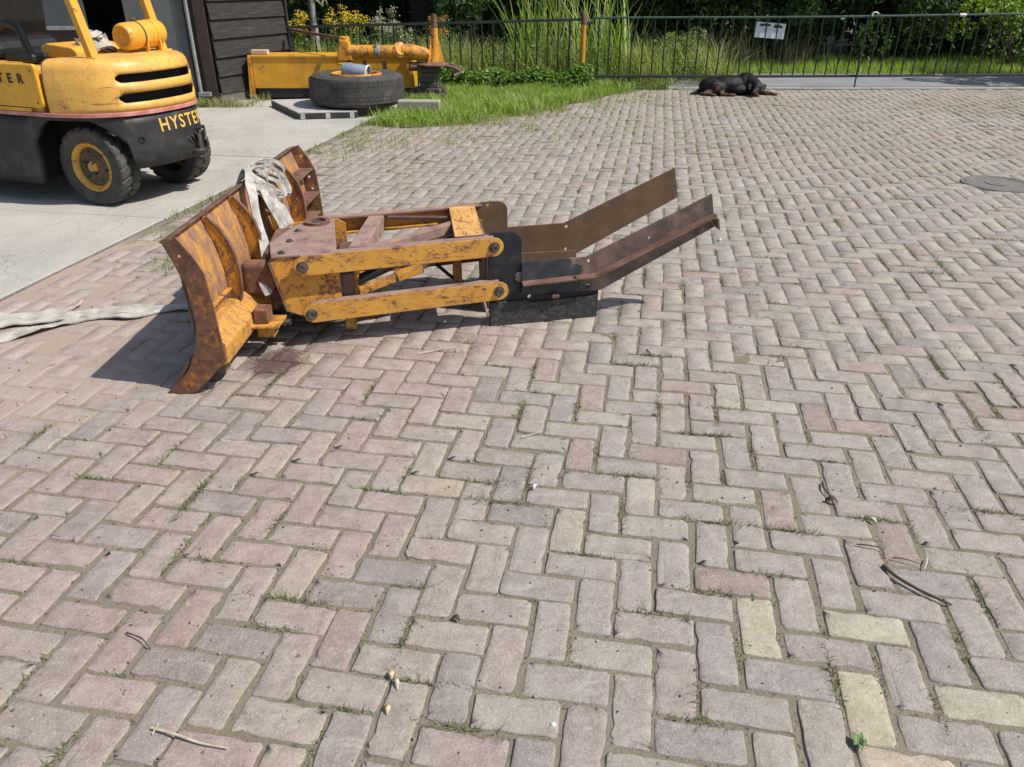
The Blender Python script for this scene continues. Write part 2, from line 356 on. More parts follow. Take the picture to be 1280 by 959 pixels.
m_lawnsoil = simple('lawn_soil', [(0.3, (0.07, 0.075, 0.03)), (0.7, (0.13, 0.125, 0.06))], 6, 8, 0.95, bmp=0.6, bd=0.02, coords='World')

# ------------------------------------------------------------------ building helpers
ROOT = {}
def tag(o, label=None, cat=None, group=None, kind=None):
    if label: o['label'] = label
    if cat: o['category'] = cat
    if group: o['group'] = group
    if kind: o['kind'] = kind
    return o

def thing(name, loc, rz, label, cat, group=None):
    o = bpy.data.objects.new(name, None)
    o.empty_display_size = 0.1
    o.location = loc; o.rotation_euler = (0, 0, rz)
    C.objects.link(o)
    ROOT[o.name] = (Matrix.Translation(Vector(loc)) @ Matrix.Rotation(rz, 4, 'Z')).inverted()
    return tag(o, label, cat, group)

class MB:
    def __init__(s):
        s.v = []; s.f = []
    def add(s, vs, fs):
        b = len(s.v)
        s.v += [tuple(x) for x in vs]
        s.f += [tuple(b + i for i in f) for f in fs]
        return s
    def box(s, fr, a, b):
        """axis box a..b in frame fr"""
        (x0, y0, z0), (x1, y1, z1) = a, b
        vs = [fr(x, y, z) for z in (z0, z1) for x, y in ((x0, y0), (x1, y0), (x1, y1), (x0, y1))]
        return s.add(vs, [(3, 2, 1, 0), (4, 5, 6, 7), (0, 1, 5, 4), (1, 2, 6, 5), (2, 3, 7, 6), (3, 0, 4, 7)])
    def prism(s, lo, hi):
        """two matching outlines (world points) joined"""
        n = len(lo)
        return s.add(list(lo) + list(hi), [tuple(range(n - 1, -1, -1)), tuple(range(n, 2 * n))] + [(i, (i + 1) % n, n + (i + 1) % n, n + i) for i in range(n)])
    def beam(s, p, q, wd, ht, up=(0, 0, 1)):
        p, q = Vector(p), Vector(q); d = (q - p).normalized(); up = Vector(up)
        sd = d.cross(up).normalized(); u2 = sd.cross(d).normalized()
        c = lambda o: [o + sd * a * wd / 2 + u2 * b * ht / 2 for a, b in ((-1, -1), (1, -1), (1, 1), (-1, 1))]
        return s.prism(c(p), c(q))
    def tube(s, path, r, n=10, cap=True):
        path = [Vector(p) for p in path]; rs = r if isinstance(r, (list, tuple)) else [r] * len(path)
        rings = []; ref = None
        for i, p in enumerate(path):
            d = (path[min(i + 1, len(path) - 1)] - path[max(i - 1, 0)]).normalized()
            if ref is None:
                ref = d.orthogonal().normalized()
            a = (ref - d * ref.dot(d)).normalized(); ref = a; b = d.cross(a)
            rings.append([p + (a * math.cos(2 * math.pi * k / n) + b * math.sin(2 * math.pi * k / n)) * rs[i] for k in range(n)])
        vs = [v for rg in rings for v in rg]
        fs = [(i * n + k, i * n + (k + 1) % n, (i + 1) * n + (k + 1) % n, (i + 1) * n + k) for i in range(len(path) - 1) for k in range(n)]
        if cap:
            fs += [tuple(range(n - 1, -1, -1)), tuple((len(path) - 1) * n + k for k in range(n))]
        return s.add(vs, fs)
    def lathe(s, org, axis, prof, n=32, closed=False):
        """prof: (radius, along axis)"""
        org = Vector(org); ax = Vector(axis).normalized(); a = ax.orthogonal().normalized(); b = ax.cross(a)
        vs = [org + ax * h + (a * math.cos(2 * math.pi * k / n) + b * math.sin(2 * math.pi * k / n)) * r for r, h in prof for k in range(n)]
        m = len(prof)
        fs = [(i * n + k, i * n + (k + 1) % n, ((i + 1) % m) * n + (k + 1) % n, ((i + 1) % m) * n + k) for i in range(m if closed else m - 1) for k in range(n)]
        if not closed:
            fs += [tuple(range(n - 1, -1, -1)), tuple((m - 1) * n + k for k in range(n))]
        return s.add(vs, fs)
    def ribbon(s, pts, sides, th=0.004):
        """closed strap: centre points and half-width vectors"""
        pts = [Vector(p) for p in pts]; sides = [Vector(x) for x in sides]; vs = []
        for i, p in enumerate(pts):
            d = (pts[min(i + 1, len(pts) - 1)] - pts[max(i - 1, 0)]).normalized()
            nn = d.cross(sides[i]).normalized() * th / 2
            sg = 5
            ring = [p + sides[i] * (2 * k / (sg - 1) - 1) + nn for k in range(sg)] + [p + sides[i] * (1 - 2 * k / (sg - 1)) - nn for k in range(sg)]
            vs += ring
        n = 10
        fs = [(i * n + k, i * n + (k + 1) % n, (i + 1) * n + (k + 1) % n, (i + 1) * n + k) for i in range(len(pts) - 1) for k in range(n)]
        fs += [tuple(range(n - 1, -1, -1)), tuple((len(pts) - 1) * n + k for k in range(n))]
        return s.add(vs, fs)
    def build(s, name, mat, parent=None, smooth=False, bevel=0.0, root=None):
        me = bpy.data.meshes.new(name)
        rt = parent
        while rt is not None and rt.parent is not None: rt = rt.parent
        inv = ROOT.get(rt.name) if rt is not None else None
        vs = [tuple(inv @ Vector(p)) for p in s.v] if inv is not None else s.v
        me.from_pydata(vs, [], s.f)
        bm = bmesh.new(); bm.from_mesh(me)
        bmesh.ops.recalc_face_normals(bm, faces=bm.faces)
        bm.to_mesh(me); bm.free()
        me.materials.append(mat)
        if smooth:
            me.polygons.foreach_set('use_smooth', [True] * len(me.polygons))
        o = bpy.data.objects.new(name, me)
        C.objects.link(o)
        if parent is not None: o.parent = parent
        if smooth:
            try:
                me.set_sharp_from_angle(angle=R(38))
            except Exception: pass
        if bevel:
            bv = o.modifiers.new('bevel', 'BEVEL'); bv.width = bevel; bv.segments = 2; bv.limit_method = 'ANGLE'; bv.angle_limit = R(40)
        return o

WD = lambda x, y, z: Vector((x, y, z))

def smoothpath(pts, n=6):
    pts = [Vector(p) for p in pts]; out = []
    for i in range(len(pts) - 1):
        p0, p1, p2, p3 = pts[max(i - 1, 0)], pts[i], pts[i + 1], pts[min(i + 2, len(pts) - 1)]
        for k in range(n):
            t = k / n
            out.append(0.5 * ((2 * p1) + (p2 - p0) * t + (2 * p0 - 5 * p1 + 4 * p2 - p3) * t * t + (3 * p1 - p0 - 3 * p2 + p3) * t ** 3))
    out.append(pts[-1]); return out

def bolt(p, ax, r, h, parent, name='bolt', mat=None):
    b = MB(); p = Vector(p); ax = Vector(ax).normalized()
    b.lathe(p, ax, [(r * 1.45, 0), (r * 1.45, h * 0.25), (r, h * 0.27)], 14)
    b.lathe(p, ax, [(r, h * 0.2), (r, h), (r * 0.62, h), (r * 0.62, h * 0.7)], 6)
    return b.build(name, mat or m_steel, parent)

def cut(o, holes, parent):
    """drill real holes: list of (centre, axis, radius) in world space"""
    inv = ROOT[parent.name]
    cb = MB()
    for p, ax, r in holes:
        p, ax = Vector(p), Vector(ax).normalized()
        cb.tube([p - ax * 0.06, p + ax * 0.06], r, 12)
    me = bpy.data.meshes.new('cutter')
    me.from_pydata([tuple(inv @ Vector(q)) for q in cb.v], [], cb.f)
    bm = bmesh.new(); bm.from_mesh(me); bmesh.ops.recalc_face_normals(bm, faces=bm.faces); bm.to_mesh(me); bm.free()
    co = bpy.data.objects.new('cutter', me)
    C.objects.link(co)
    mods = [(m.type) for m in o.modifiers]
    bo = o.modifiers.new('holes', 'BOOLEAN'); bo.object = co; bo.operation = 'DIFFERENCE'; bo.solver = 'EXACT'
    while o.modifiers[0].name != 'holes': o.modifiers.move(len(o.modifiers) - 1, 0)
    co.parent = parent
    bpy.context.view_layer.update()
    bvs = [m for m in o.modifiers if m.type == 'BEVEL']
    for m in bvs: m.show_viewport = False
    dg = bpy.context.evaluated_depsgraph_get()
    nm = bpy.data.meshes.new_from_object(o.evaluated_get(dg))
    o.modifiers.remove(bo)
    for m in bvs: m.show_viewport = True
    o.data = nm
    bpy.data.objects.remove(co)

def tuft_mesh(name, base, hgt, wid, lean, cols, mat, parent=None, segs=2, droop=0.5, tipw=0.15):
    """base Nx3, per-blade arrays; every blade is a thin tapering strip with its own bend and colour"""
    n = len(base)
    hgt = np.broadcast_to(np.asarray(hgt, float), (n,)); wid = np.broadcast_to(np.asarray(wid, float), (n,))
    lean = np.broadcast_to(np.asarray(lean, float), (n,))
    a = rng.uniform(0, 2 * np.pi, n)
    d = np.stack([np.cos(a), np.sin(a), np.zeros(n)], 1)
    a2 = a + np.pi / 2 + rng.uniform(-0.6, 0.6, n)
    sd = np.stack([np.cos(a2), np.sin(a2), np.zeros(n)], 1)
    V = []
    for k in range(segs + 1):
        t = k / segs
        out = lean * hgt * (t * (1 - droop) + droop * t * t)
        up = hgt * (t - 0.28 * lean * t * t)
        ctr = base + d * out[:, None]; ctr[:, 2] += up
        wk = wid * (1 - (1 - tipw) * t ** 1.5) * 0.5
        V.append(ctr - sd * wk[:, None]); V.append(ctr + sd * wk[:, None])
    V = np.stack(V, 1)
    per = 2 * (segs + 1)
    idx = np.arange(n)[:, None] * per
    F = np.concatenate([idx + np.array([[2 * k, 2 * k + 1, 2 * k + 3, 2 * k + 2]]) for k in range(segs)], 0)
    return raw_mesh(name, V.reshape(-1, 3), F, np.repeat(cols, per, 0), mat, parent)

def raw_mesh(name, V, F, cols, mat, parent=None, link=True):
    me = bpy.data.meshes.new(name)
    V = np.asarray(V, np.float32); F = np.asarray(F, np.int32)
    k = F.shape[1]
    me.vertices.add(len(V)); me.vertices.foreach_set('co', V.ravel())
    me.loops.add(F.size); me.loops.foreach_set('vertex_index', F.ravel())
    me.polygons.add(len(F)); me.polygons.foreach_set('loop_start', np.arange(0, F.size, k, dtype=np.int32))
    me.update(calc_edges=True)
    at = me.attributes.new('tint', 'FLOAT_COLOR', 'POINT')
    c = np.ones((len(V), 4), np.float32); c[:, :3] = cols
    at.data.foreach_set('color', c.ravel())
    me.materials.append(mat)
    if not link: return me
    o = bpy.data.objects.new(name, me); C.objects.link(o)
    if parent is not None: o.parent = parent
    return o

def leaves_mesh(centres, size, cols, mat, name, parent=None, link=True, flat=0.0, aspect=0.55, fold=True):
    """rhombic leaves, each folded along the midrib"""
    n = len(centres)
    size = np.broadcast_to(np.asarray(size, float), (n,))
    q = rng.normal(size=(n, 3)); q[:, 2] *= (1 - flat); q /= np.linalg.norm(q, axis=1)[:, None] + 1e-9
    r = rng.normal(size=(n, 3)); s = np.cross(q, r); s /= np.linalg.norm(s, axis=1)[:, None] + 1e-9
    nn = np.cross(q, s)
    L = q * size[:, None] * 0.5; W = s * (size * aspect * 0.5)[:, None]; Z = nn * (size * 0.10)[:, None]
    V = np.stack([centres - L, centres + W + Z, centres + L, centres - W + Z], 1).reshape(-1, 3)
    b = np.arange(n)[:, None] * 4
    F = np.concatenate([b + np.array([[0, 1, 2]]), b + np.array([[0, 2, 3]])], 0)
    return raw_mesh(name, V, F, np.repeat(cols, 4, 0), mat, parent, link)

def pal(n, cols, jit=0.18, wts=None):
    cols = np.array(cols, float)
    i = rng.choice(len(cols), n, p=wts)
    return np.clip(cols[i] * rng.uniform(1 - jit, 1 + jit, (n, 1)) * rng.uniform(0.94, 1.06, (n, 3)), 0, 1)

def inpoly(x, y, poly):
    x = np.asarray(x); y = np.asarray(y); c = np.zeros(x.shape, bool); n = len(poly)
    for i in range(n):
        x0, y0 = poly[i]; x1, y1 = poly[(i + 1) % n]
        m = ((y0 > y) != (y1 > y)) & (x < (x1 - x0) * (y - y0) / (y1 - y0 + 1e-12) + x0)
        c ^= m
    return c

# ------------------------------------------------------------------ ground levels
def H(x, y):
    return 0.010 * noise.noise(Vector((x * 0.55, y * 0.55, 3.1))) + 0.005 * noise.noise(Vector((x * 1.9, y * 1.9, 7.7)))

U0, V0, PU, PV = 0.529, 1.497, 0.1035, 0.1020
LAWN = [(-1.56, 8.75), (-1.2, 8.62), (-0.78, 8.72), (-0.35, 9.0), (0.05, 9.35), (0.42, 9.8), (0.75, 10.35), (1.10, 10.85), (1.6, 11.5), (1.95, 11.78), (2.3, 11.95), (1.0, 12.2), (-3.2, 12.6), (-1.25, 10.6)]
KERB_Y = 11.82

def slab_edge(y): return -2.575 + 0.172 * (y - 3.6)

g = MB(); g.add([(-150, -60, -0.075), (150, -60, -0.075), (150, 200, -0.075), (-150, 200, -0.075)], [(0, 1, 2, 3)])
tag(g.build('ground', m_ground), kind='structure')

# sand bed under the pavers, lying a little below the brick tops, higher where sand has drifted over
xs = np.arange(-3.2, 10.6, 0.055); ys = np.arange(0.2, 11.80, 0.055)
V = []; nx, ny = len(xs), len(ys)
def drift(x, y):
    d = -1.1 * (x + 1.5) - 0.9 * abs(y - 3.0) + 1.4 * (noise.noise(Vector((x * 1.3, y * 1.3, 0.5))) * 0.5 + 0.5)
    return max(0.0, min(1.0, (d - 0.25) / 0.6))
for y in ys:
    for x in xs:
        if abs(x) > 2.6 + 0.8 * y: z = H(x, y) - 0.012
        else:
            z = H(x, y) - 0.0044 + 0.0022 * noise.noise(Vector((x * 5, y * 5, 1.0))) + 0.0022 * noise.noise(Vector((x * 17, y * 17, 4.0))) + 0.0026 * drift(x, y)
        V.append((x, y, z))
ii = np.arange(nx * ny).reshape(ny, nx)
F = np.stack([ii[:-1, :-1], ii[:-1, 1:], ii[1:, 1:], ii[1:, :-1]], -1).reshape(-1, 4)
FX = np.array(V)
fc = FX[F].mean(1)
keep = fc[:, 0] > (-2.575 + 0.172 * (fc[:, 1] - 3.6) - 0.02)
o = raw_mesh('sand_bed', V, F[keep], np.full((len(V), 3), 0.3), m_sand)
o.data.polygons.foreach_set('use_smooth', [True] * len(o.data.polygons))
tag(o, kind='structure')

# ---- herringbone clinkers
def brick_template(n_corner, rings, seed, Lh=0.0988, Wh=0.0474):
    rnd = random.Random(seed)
    out = []
    r = rnd.uniform(0.004, 0.009)
    for cx, cy, a0 in ((Lh, Wh, 0), (-Lh, Wh, 90), (-Lh, -Wh, 180), (Lh, -Wh, 270)):
        rc = r * rnd.uniform(0.6, 1.4) * (2.2 if rnd.random() < 0.15 else 1)
        for k in range(n_corner):
            a = R(a0 + 90 * k / (n_corner - 1))
            out.append((cx - math.copysign(rc, cx) + rc * math.cos(a), cy - math.copysign(rc, cy) + rc * math.sin(a)))
        if n_corner > 2:                      # points along the sides, chipped
            nxt = {0: (-Lh, Wh), 90: (-Lh, -Wh), 180: (Lh, -Wh), 270: (Lh, Wh)}[a0]
            for q in ((0.18, 0.32, 0.46, 0.6, 0.74, 0.86) if a0 in (0, 180) else (0.35, 0.65)):
                out.append((cx + (nxt[0] - cx) * q, cy + (nxt[1] - cy) * q))
    if n_corner > 2:
        out = [(x * (1 + rnd.uniform(-0.022, 0.008)), y * (1 + rnd.uniform(-0.065, 0.02) - (0.12 if rnd.random() < 0.05 else 0))) for x, y in out]
    V = []; F = []; n = len(out)
    for ins, z in rings:
        for i, (x, y) in enumerate(out):
            l = math.hypot(x, y)
            kx = 1 - ins / Lh; ky = 1 - ins / Wh
            dz = rnd.uniform(-0.0009, 0.0007) if n_corner > 2 and z > -0.008 else 0
            V.append((x * kx, y * ky, z + dz))
    for i in range(len(rings) - 1):
        for k in range(n):
            F.append((i * n + k, i * n + (k + 1) % n, (i + 1) * n + (k + 1) % n, (i + 1) * n + k))
    F.append(tuple((len(rings) - 1) * n + k for k in range(n)))
    return V, F
NEAR_R = [(0.0, -0.04), (0.0, -0.0046), (0.0012, -0.0016), (0.0040, -0.0004), (0.018, 0.0002)]
MIDR = [(0.0, -0.02), (0.0, -0.0042), (0.004, -0.0004)]

BR_COLS = [((0.318, 0.282, 0.254), 0.42), ((0.318, 0.272, 0.246), 0.25), ((0.280, 0.252, 0.236), 0.16), ((0.332, 0.300, 0.260), 0.12), ((0.300, 0.240, 0.214), 0.045), ((0.35, 0.31, 0.255), 0.005)]
def brick_tint(x, y, rnd):
    q = rnd.random(); acc = 0
    for c, wgt in BR_COLS:
        acc += wgt
        if q <= acc: break
    k = rnd.uniform(0.91, 1.06)
    red = max(0, noise.noise(Vector((x * 0.5 + 4, y * 0.5, 9)))) * 0.25 + (0.06 if x < 0 and y < 4.5 else 0)
    return (c[0] * k * (1 + 0.16 * red), c[1] * k * (1 - 0.22 * red), c[2] * k * (1 - 0.30 * red))
SPECIAL = {(0.63, 1.43): (0.405, 0.368, 0.275), (0.89, 1.41): (0.405, 0.372, 0.29), (0.79, 1.16): (0.42, 0.375, 0.275), (0.84, 1.02): (0.43, 0.365, 0.285), (1.06, 1.18): (0.40, 0.37, 0.29), (0.8, 1.98): (0.39, 0.35, 0.28), (0.44, 1.70): (0.33, 0.258, 0.232)}

bricks = []
rb = random.Random(3)
for i in range(-60, 110):
    for j in range(-40, 125):
        k = (i - j) % 4
        if k == 0: cu, cv, rot = i + 1.0, j + 0.5, 0
        elif k == 3: cu, cv, rot = i + 0.5, j + 1.0, 1
        else: continue
        u = U0 + cu * PU; v = V0 + cv * PV
        x = u * UX + v * VX; y = u * UY + v * VY
        if y < 0.35 or y > KERB_Y - 0.10: continue
        if x > 1.9 + 0.74 * y: continue
        if x < slab_edge(y) + 0.115: continue
        bricks.append((x, y, rot, cu, cv))
bx = np.array([b[0] for b in bricks]); by = np.array([b[1] for b in bricks])
outl = ~inpoly(bx, by, LAWN)
MH = (3.83, 6.08)
outl &= ~(((bx - MH[0]) ** 2 + (by - MH[1]) ** 2) < 0.30 ** 2)
bricks = [b for b, k in zip(bricks, outl) if k]
def projx(x, y):
    zc = y * math.cos(R(27.9)) + 1.44 * math.sin(R(27.9)); yc = 1.44 * math.cos(R(27.9)) - y * math.sin(R(27.9))
    return 640 + x / zc * 961, 479.5 + yc / zc * 961
def vis(b):
    px, py = projx(b[0], b[1])
    return -30 < px < 1310 and -30 < py < 985
order = sorted([b for b in bricks if vis(b)], key=lambda b: b[1])
near = order[:300]; nset = set(id(b) for b in near)
pav = thing('brick_pavement', (0, 0, 0), 0, None, None)
pav['kind'] = 'structure'
vars_ = []
for s in range(26):
    V, F = brick_template(4, NEAR_R, s)
    me = bpy.data.meshes.new('brick'); me.from_pydata(V, [], F)
    me.polygons.foreach_set('use_smooth', [True] * len(me.polygons))
    me.materials.append(m_paver_near); vars_.append(me)
def warp(x, y):
    return (0.022 * noise.noise(Vector((x * 0.8, y * 0.8, 21.0))) + 0.006 * noise.noise(Vector((x * 3.1, y * 3.1, 5.0))),
            0.022 * noise.noise(Vector((x * 0.8, y * 0.8, 33.0))) + 0.006 * noise.noise(Vector((x * 3.1, y * 3.1, 9.0))))
def brick_pose(b, rb):
    x, y, rot, cu, cv = b
    z = H(x, y) + rb.gauss(0, 0.0010)
    wx, wy = warp(x, y)
    return (x + wx + rb.uniform(-0.003, 0.003), y + wy + rb.uniform(-0.003, 0.003), z, R(-10) + rot * math.pi / 2 + rb.gauss(0, 0.016) + (math.pi if rb.random() < 0.5 else 0), rb.gauss(0, 0.005), rb.gauss(0, 0.007))
for b in near:
    x, y, z, rz, tx, ty = brick_pose(b, rb)
    o = bpy.data.objects.new('brick', rb.choice(vars_))
    o.location = (x, y, z); o.rotation_euler = (tx, ty, rz); o.parent = pav
    o.scale = (rb.uniform(0.965, 1.01), rb.uniform(0.93, 1.03), 1)
    c = brick_tint(x, y, rb)
    for (qx, qy), cc in SPECIAL.items():
        if abs(qx - b[0]) < 0.045 and abs(qy - b[1]) < 0.045: c = cc
    o.color = (*c, 1)
    C.objects.link(o)
far = [b for b in bricks if id(b) not in nset]
tv = []
for s in range(14):
    V, F = brick_template(3, MIDR, 100 + s, 0.1000, 0.0486)
    bmm = bmesh.new(); me = bpy.data.meshes.new('t'); me.from_pydata(V, [], F); bmm.from_mesh(me)
    bmesh.ops.triangulate(bmm, faces=bmm.faces); bmm.to_mesh(me); bmm.free()
    tv.append((np.array([v.co[:] for v in me.vertices]), np.array([p.vertices[:] for p in me.polygons])))
    bpy.data.meshes.remove(me)
AV, AF, AC = [], [], []; off = 0
for b in far:
    x, y, z, rz, tx, ty = brick_pose(b, rb)
    V, F = tv[rb.randrange(len(tv))]
    M = np.array(Matrix.Translation((x, y, z)) @ Matrix.Rotation(rz, 4, 'Z') @ Matrix.Rotation(tx, 4, 'X') @ Matrix.Rotation(ty, 4, 'Y'))
    AV.append(V @ M[:3, :3].T + M[:3, 3]); AF.append(F + off); off += len(V)
    AC.append(np.repeat([brick_tint(x, y, rb)], len(V), 0))
o = raw_mesh('distant_bricks', np.concatenate(AV), np.concatenate(AF), np.concatenate(AC), m_paver_far, pav)
o.data.polygons.foreach_set('use_smooth', [True] * len(o.data.polygons))
tag(o, kind='stuff')

# ---- concrete yard plates, aligned with the brick bond, parted by narrow joints
apron = thing('concrete_yard', (0, 0, 0), 0, None, None); apron['kind'] = 'structure'
rs = random.Random(5)
def UVp(u, v, z): return Vector((u * UX + v * VX, u * UY + v * VY, z))
for a in range(5):
    for k in range(-1, 6):
        u1 = -3.175 - a * 1.99; v0 = 0.70 + k * 1.955
        if k == -1 and a > 2: continue
        b = MB(); z = 0.004 + rs.uniform(-0.003, 0.003); e = 0.007
        zj = [rs.uniform(-0.002, 0.002) for _ in range(4)]
        qs = [(u1 - 1.99 + e, v0 + e), (u1 - e, v0 + e), (u1 - e, v0 + 1.955 - e), (u1 - 1.99 + e, v0 + 1.955 - e)]
        b.prism([UVp(*q, -0.07) for q in qs], [UVp(*q, z + d) for q, d in zip(qs, zj)])
        b.build('slab', m_slab, apron, bevel=0.006)
for k in range(-1, 6):      # steel angle along the edge of the plates
    v0 = 0.70 + k * 1.955
    b = MB(); b.box(UVp, (-3.169, v0 + 0.01, -0.06), (-3.158, v0 + 1.945, 0.002))
    b.build('edge_angle', m_man, apron)

# ---- kerb, road, verge, lawn base
kb = thing('kerb', (0, 0, 0), 0, None, None); kb['kind'] = 'structure'
x = 1.2
while x < 12:
    b = MB(); b.box(WD, (x + 0.004, KERB_Y, -0.07), (x + 0.996, KERB_Y + 0.10, 0.012 + rs.uniform(-0.003, 0.003)))
    b.build('kerbstone', m_kerb, kb, bevel=0.006); x += 1.0
b = MB(); b.box(WD, (1.0, KERB_Y + 0.105, -0.08), (40, 13.85, -0.006))
tag(b.build('road', m_road), kind='structure')
b = MB(); b.box(WD, (-4.2, 8.4, -0.09), (2.6, 12.5, -0.014))
# lawn: a soil sheet only under the lawn outline
b = MB(); lo = [(x, y, -0.05) for x, y in LAWN]; hi = [(x, y, 0.004) for x, y in LAWN]; b.prism(lo, hi)
tag(b.build('lawn_soil', m_lawnsoil), kind='structure')
# verge beyond the road and the banks of a ditch
V = []; xs = np.arange(-20, 30, 0.5); ys = np.arange(12.1, 40, 0.45)
for y in ys:
    for x in xs:
        z = -0.03 + 0.03 * noise.noise(Vector((x, y, 0)))
        if x > 0.9 and y < 13.95: z = -0.05
        V.append((x, y, z))
nx, ny = len(xs), len(ys); ii = np.arange(nx * ny).reshape(ny, nx)
F = np.stack([ii[:-1, :-1], ii[:-1, 1:], ii[1:, 1:], ii[1:, :-1]], -1).reshape(-1, 4)
tag(raw_mesh('verge', V, F, np.full((len(V), 3), 0.1), m_lawnsoil), kind='structure')

# manhole
mh = thing('manhole_cover', (MH[0], MH[1], 0.0), 0, 'round iron manhole cover set in the brick paving at the right', 'manhole cover')
b = MB(); b.lathe((MH[0], MH[1], -0.03), (0, 0, 1), [(0.27, 0), (0.27, 0.033), (0.245, 0.035), (0.243, 0.03), (0.243, 0.0)], 40)
b.build('frame', m_man, mh)
b = MB(); b.lathe((MH[0], MH[1], -0.02), (0, 0, 1), [(0.238, 0), (0.238, 0.024), (0.20, 0.026), (0.198, 0.022), (0.10, 0.022), (0.098, 0.027), (0.0001, 0.027)], 40)
b.build('lid', m_man, mh)

# ------------------------------------------------------------------ snow plough with its push frame
P0 = Vector((-0.104, 3.29, 0)); AN = math.atan2(0.243, 0.97)
NS = Vector((math.cos(AN), math.sin(AN), 0)); NT = Vector((-math.sin(AN), math.cos(AN), 0))
def PF0(s, t, z): return P0 + NS * s + NT * t + Vector((0, 0, z))     # along the frame, across it, up
def PF(s, t, z): return PF0(s + 0.12 * t, t, z)        # the frame stands a little out of square
def BF(v, u, z): return Vector((-1.25 + u + 0.012 * v, 2.655 + v, z))  # along the blade, behind it, up
plough = thing('snow_plough', (-0.6, 3.4, 0), AN, 'rusty yellow snow plough blade with its push frame and rear rails lying on the paving', 'snow plough')
BLW = 1.69
front = [(-0.095, -0.002), (-0.045, 0.045), (0.0, 0.10), (0.030, 0.16), (0.052, 0.23), (0.062, 0.305), (0.060, 0.37), (0.050, 0.43), (0.034, 0.50), (0.008, 0.57), (-0.004, 0.606)]
def prof(z):
    for (u0, z0), (u1, z1) in zip(front, front[1:]):
        if z0 <= z <= z1: return u0 + (u1 - u0) * (z - z0) / (z1 - z0)
    return front[-1][0]
# moldboard: curved sheet
zs = [0.10 + 0.506 * i / 16 for i in range(17)]
b = MB(); pts = [(prof(z), z) for z in zs]; thk = 0.009
outl_ = pts + [(u + thk, z) for u, z in reversed(pts)]
nseg = 14
rings = [[BF(0.004 + (BLW - 0.008) * k / nseg, u + 0.002 * math.sin(k * 1.7) , z) for u, z in outl_] for k in range(nseg + 1)]
n_ = len(outl_); vs = [p for r_ in rings for p in r_]
fs = [(i * n_ + k, i * n_ + (k + 1) % n_, (i + 1) * n_ + (k + 1) % n_, (i + 1) * n_ + k) for i in range(nseg) for k in range(n_)]
fs += [tuple(range(n_)), tuple(nseg * n_ + k for k in range(n_))]
b.add(vs, fs); mold = b.build('moldboard', m_mold, plough, smooth=True)
# rolled top edge
b = MB(); b.prism([BF(0, *q) for q in ((-0.010, 0.604), (0.030, 0.618), (0.030, 0.610), (-0.004, 0.596))], [BF(BLW, *q) for q in ((-0.010, 0.604), (0.030, 0.618), (0.030, 0.610), (-0.004, 0.596))])
b.build('top_flange', m_rust, plough, bevel=0.002)
# cutting edge, worn unevenly
b = MB(); K = 12
sec = lambda k: [(-0.10 + 0.008 * math.sin(k), -0.004), (-0.078, -0.004), (0.012, 0.128), (-0.002, 0.128)]
rings = [[BF(BLW * k / K, *q) for q in sec(k)] for k in range(K + 1)]
vs = [p for r_ in rings for p in r_]
fs = [(i * 4 + k, i * 4 + (k + 1) % 4, (i + 1) * 4 + (k + 1) % 4, (i + 1) * 4 + k) for i in range(K) for k in range(4)] + [(0, 1, 2, 3), (K * 4, K * 4 + 1, K * 4 + 2, K * 4 + 3)]
b.add(vs, fs); b.build('cutting_edge', m_cut, plough)
# end plates
endp = [(-0.110, -0.012), (-0.100, -0.002), (-0.05, 0.038), (0.0, 0.095), (0.030, 0.155), (0.056, 0.23), (0.066, 0.305), (0.064, 0.37), (0.058, 0.43), (0.040, 0.51), (0.002, 0.603), (0.056, 0.622), (0.105, 0.548), (0.133, 0.485), (0.143, 0.38), (0.148, 0.242), (0.154, 0.138), (0.075, 0.055), (0.012, -0.002), (-0.06, -0.012)]
for nm, v in (('end_plate', -0.006), ('end_plate', BLW - 0.002)):
    b = MB(); b.prism([BF(v, *q) for q in endp], [BF(v + 0.009, *q) for q in endp])
    o = b.build(nm, m_endp, plough, bevel=0.0015)
    AX = (0, 1, 0)
    hs = [(BF(v, u, z), AX, r_) for u, z, r_ in ((0.062, 0.562, 0.009), (0.094, 0.45, 0.008), (0.106, 0.385, 0.008))] if v > 0.5 else [(BF(v, 0.055, 0.552, ), AX, 0.006)]
    cut(o, hs, plough)
    if v > .5: o['label'] = 'far end plate with three bolt holes'
# a raised strap on the near end plate
b = MB(); q = [(0.070, 0.36), (0.10, 0.40), (0.135, 0.37), (0.12, 0.33)]
# ribs: flat plates standing square to the moldboard
ribz = [0.600, 0.55, 0.50, 0.44, 0.38, 0.30, 0.245]
for v, dp in ((0.345, 0.062), (0.655, 0.066), (1.02, 0.070), (1.335, 0.085)):
    poly = [(prof(z) + thk + 0.001, z) for z in ribz] + [(prof(z) + thk + d * dp, z) for z, d in reversed(list(zip(ribz, (0.40, 0.78, 0.95, 1.0, 0.95, 0.85, 0.80))))]
    b = MB(); b.prism([BF(v, *p) for p in poly], [BF(v + 0.010, *p) for p in poly])
    r_ = b.build('rib', m_rib, plough, bevel=0.002)
    # edge strip welded on the rib
    path = [(prof(z) + thk + d * dp, z) for z, d in zip(ribz, (0.40, 0.78, 0.95, 1.0, 0.95, 0.85, 0.80))]
    b = MB()
    for (ua, za), (ub, zb) in zip(path, path[1:]):
        b.prism([BF(v - 0.005, ua, za), BF(v - 0.005, ua + 0.006, za), BF(v + 0.016, ua + 0.006, za), BF(v + 0.016, ua, za)], [BF(v - 0.005, ub, zb), BF(v - 0.005, ub + 0.006, zb), BF(v + 0.016, ub + 0.006, zb), BF(v + 0.016, ub, zb)])
    b.build('rib_flange', m_rust, r_)
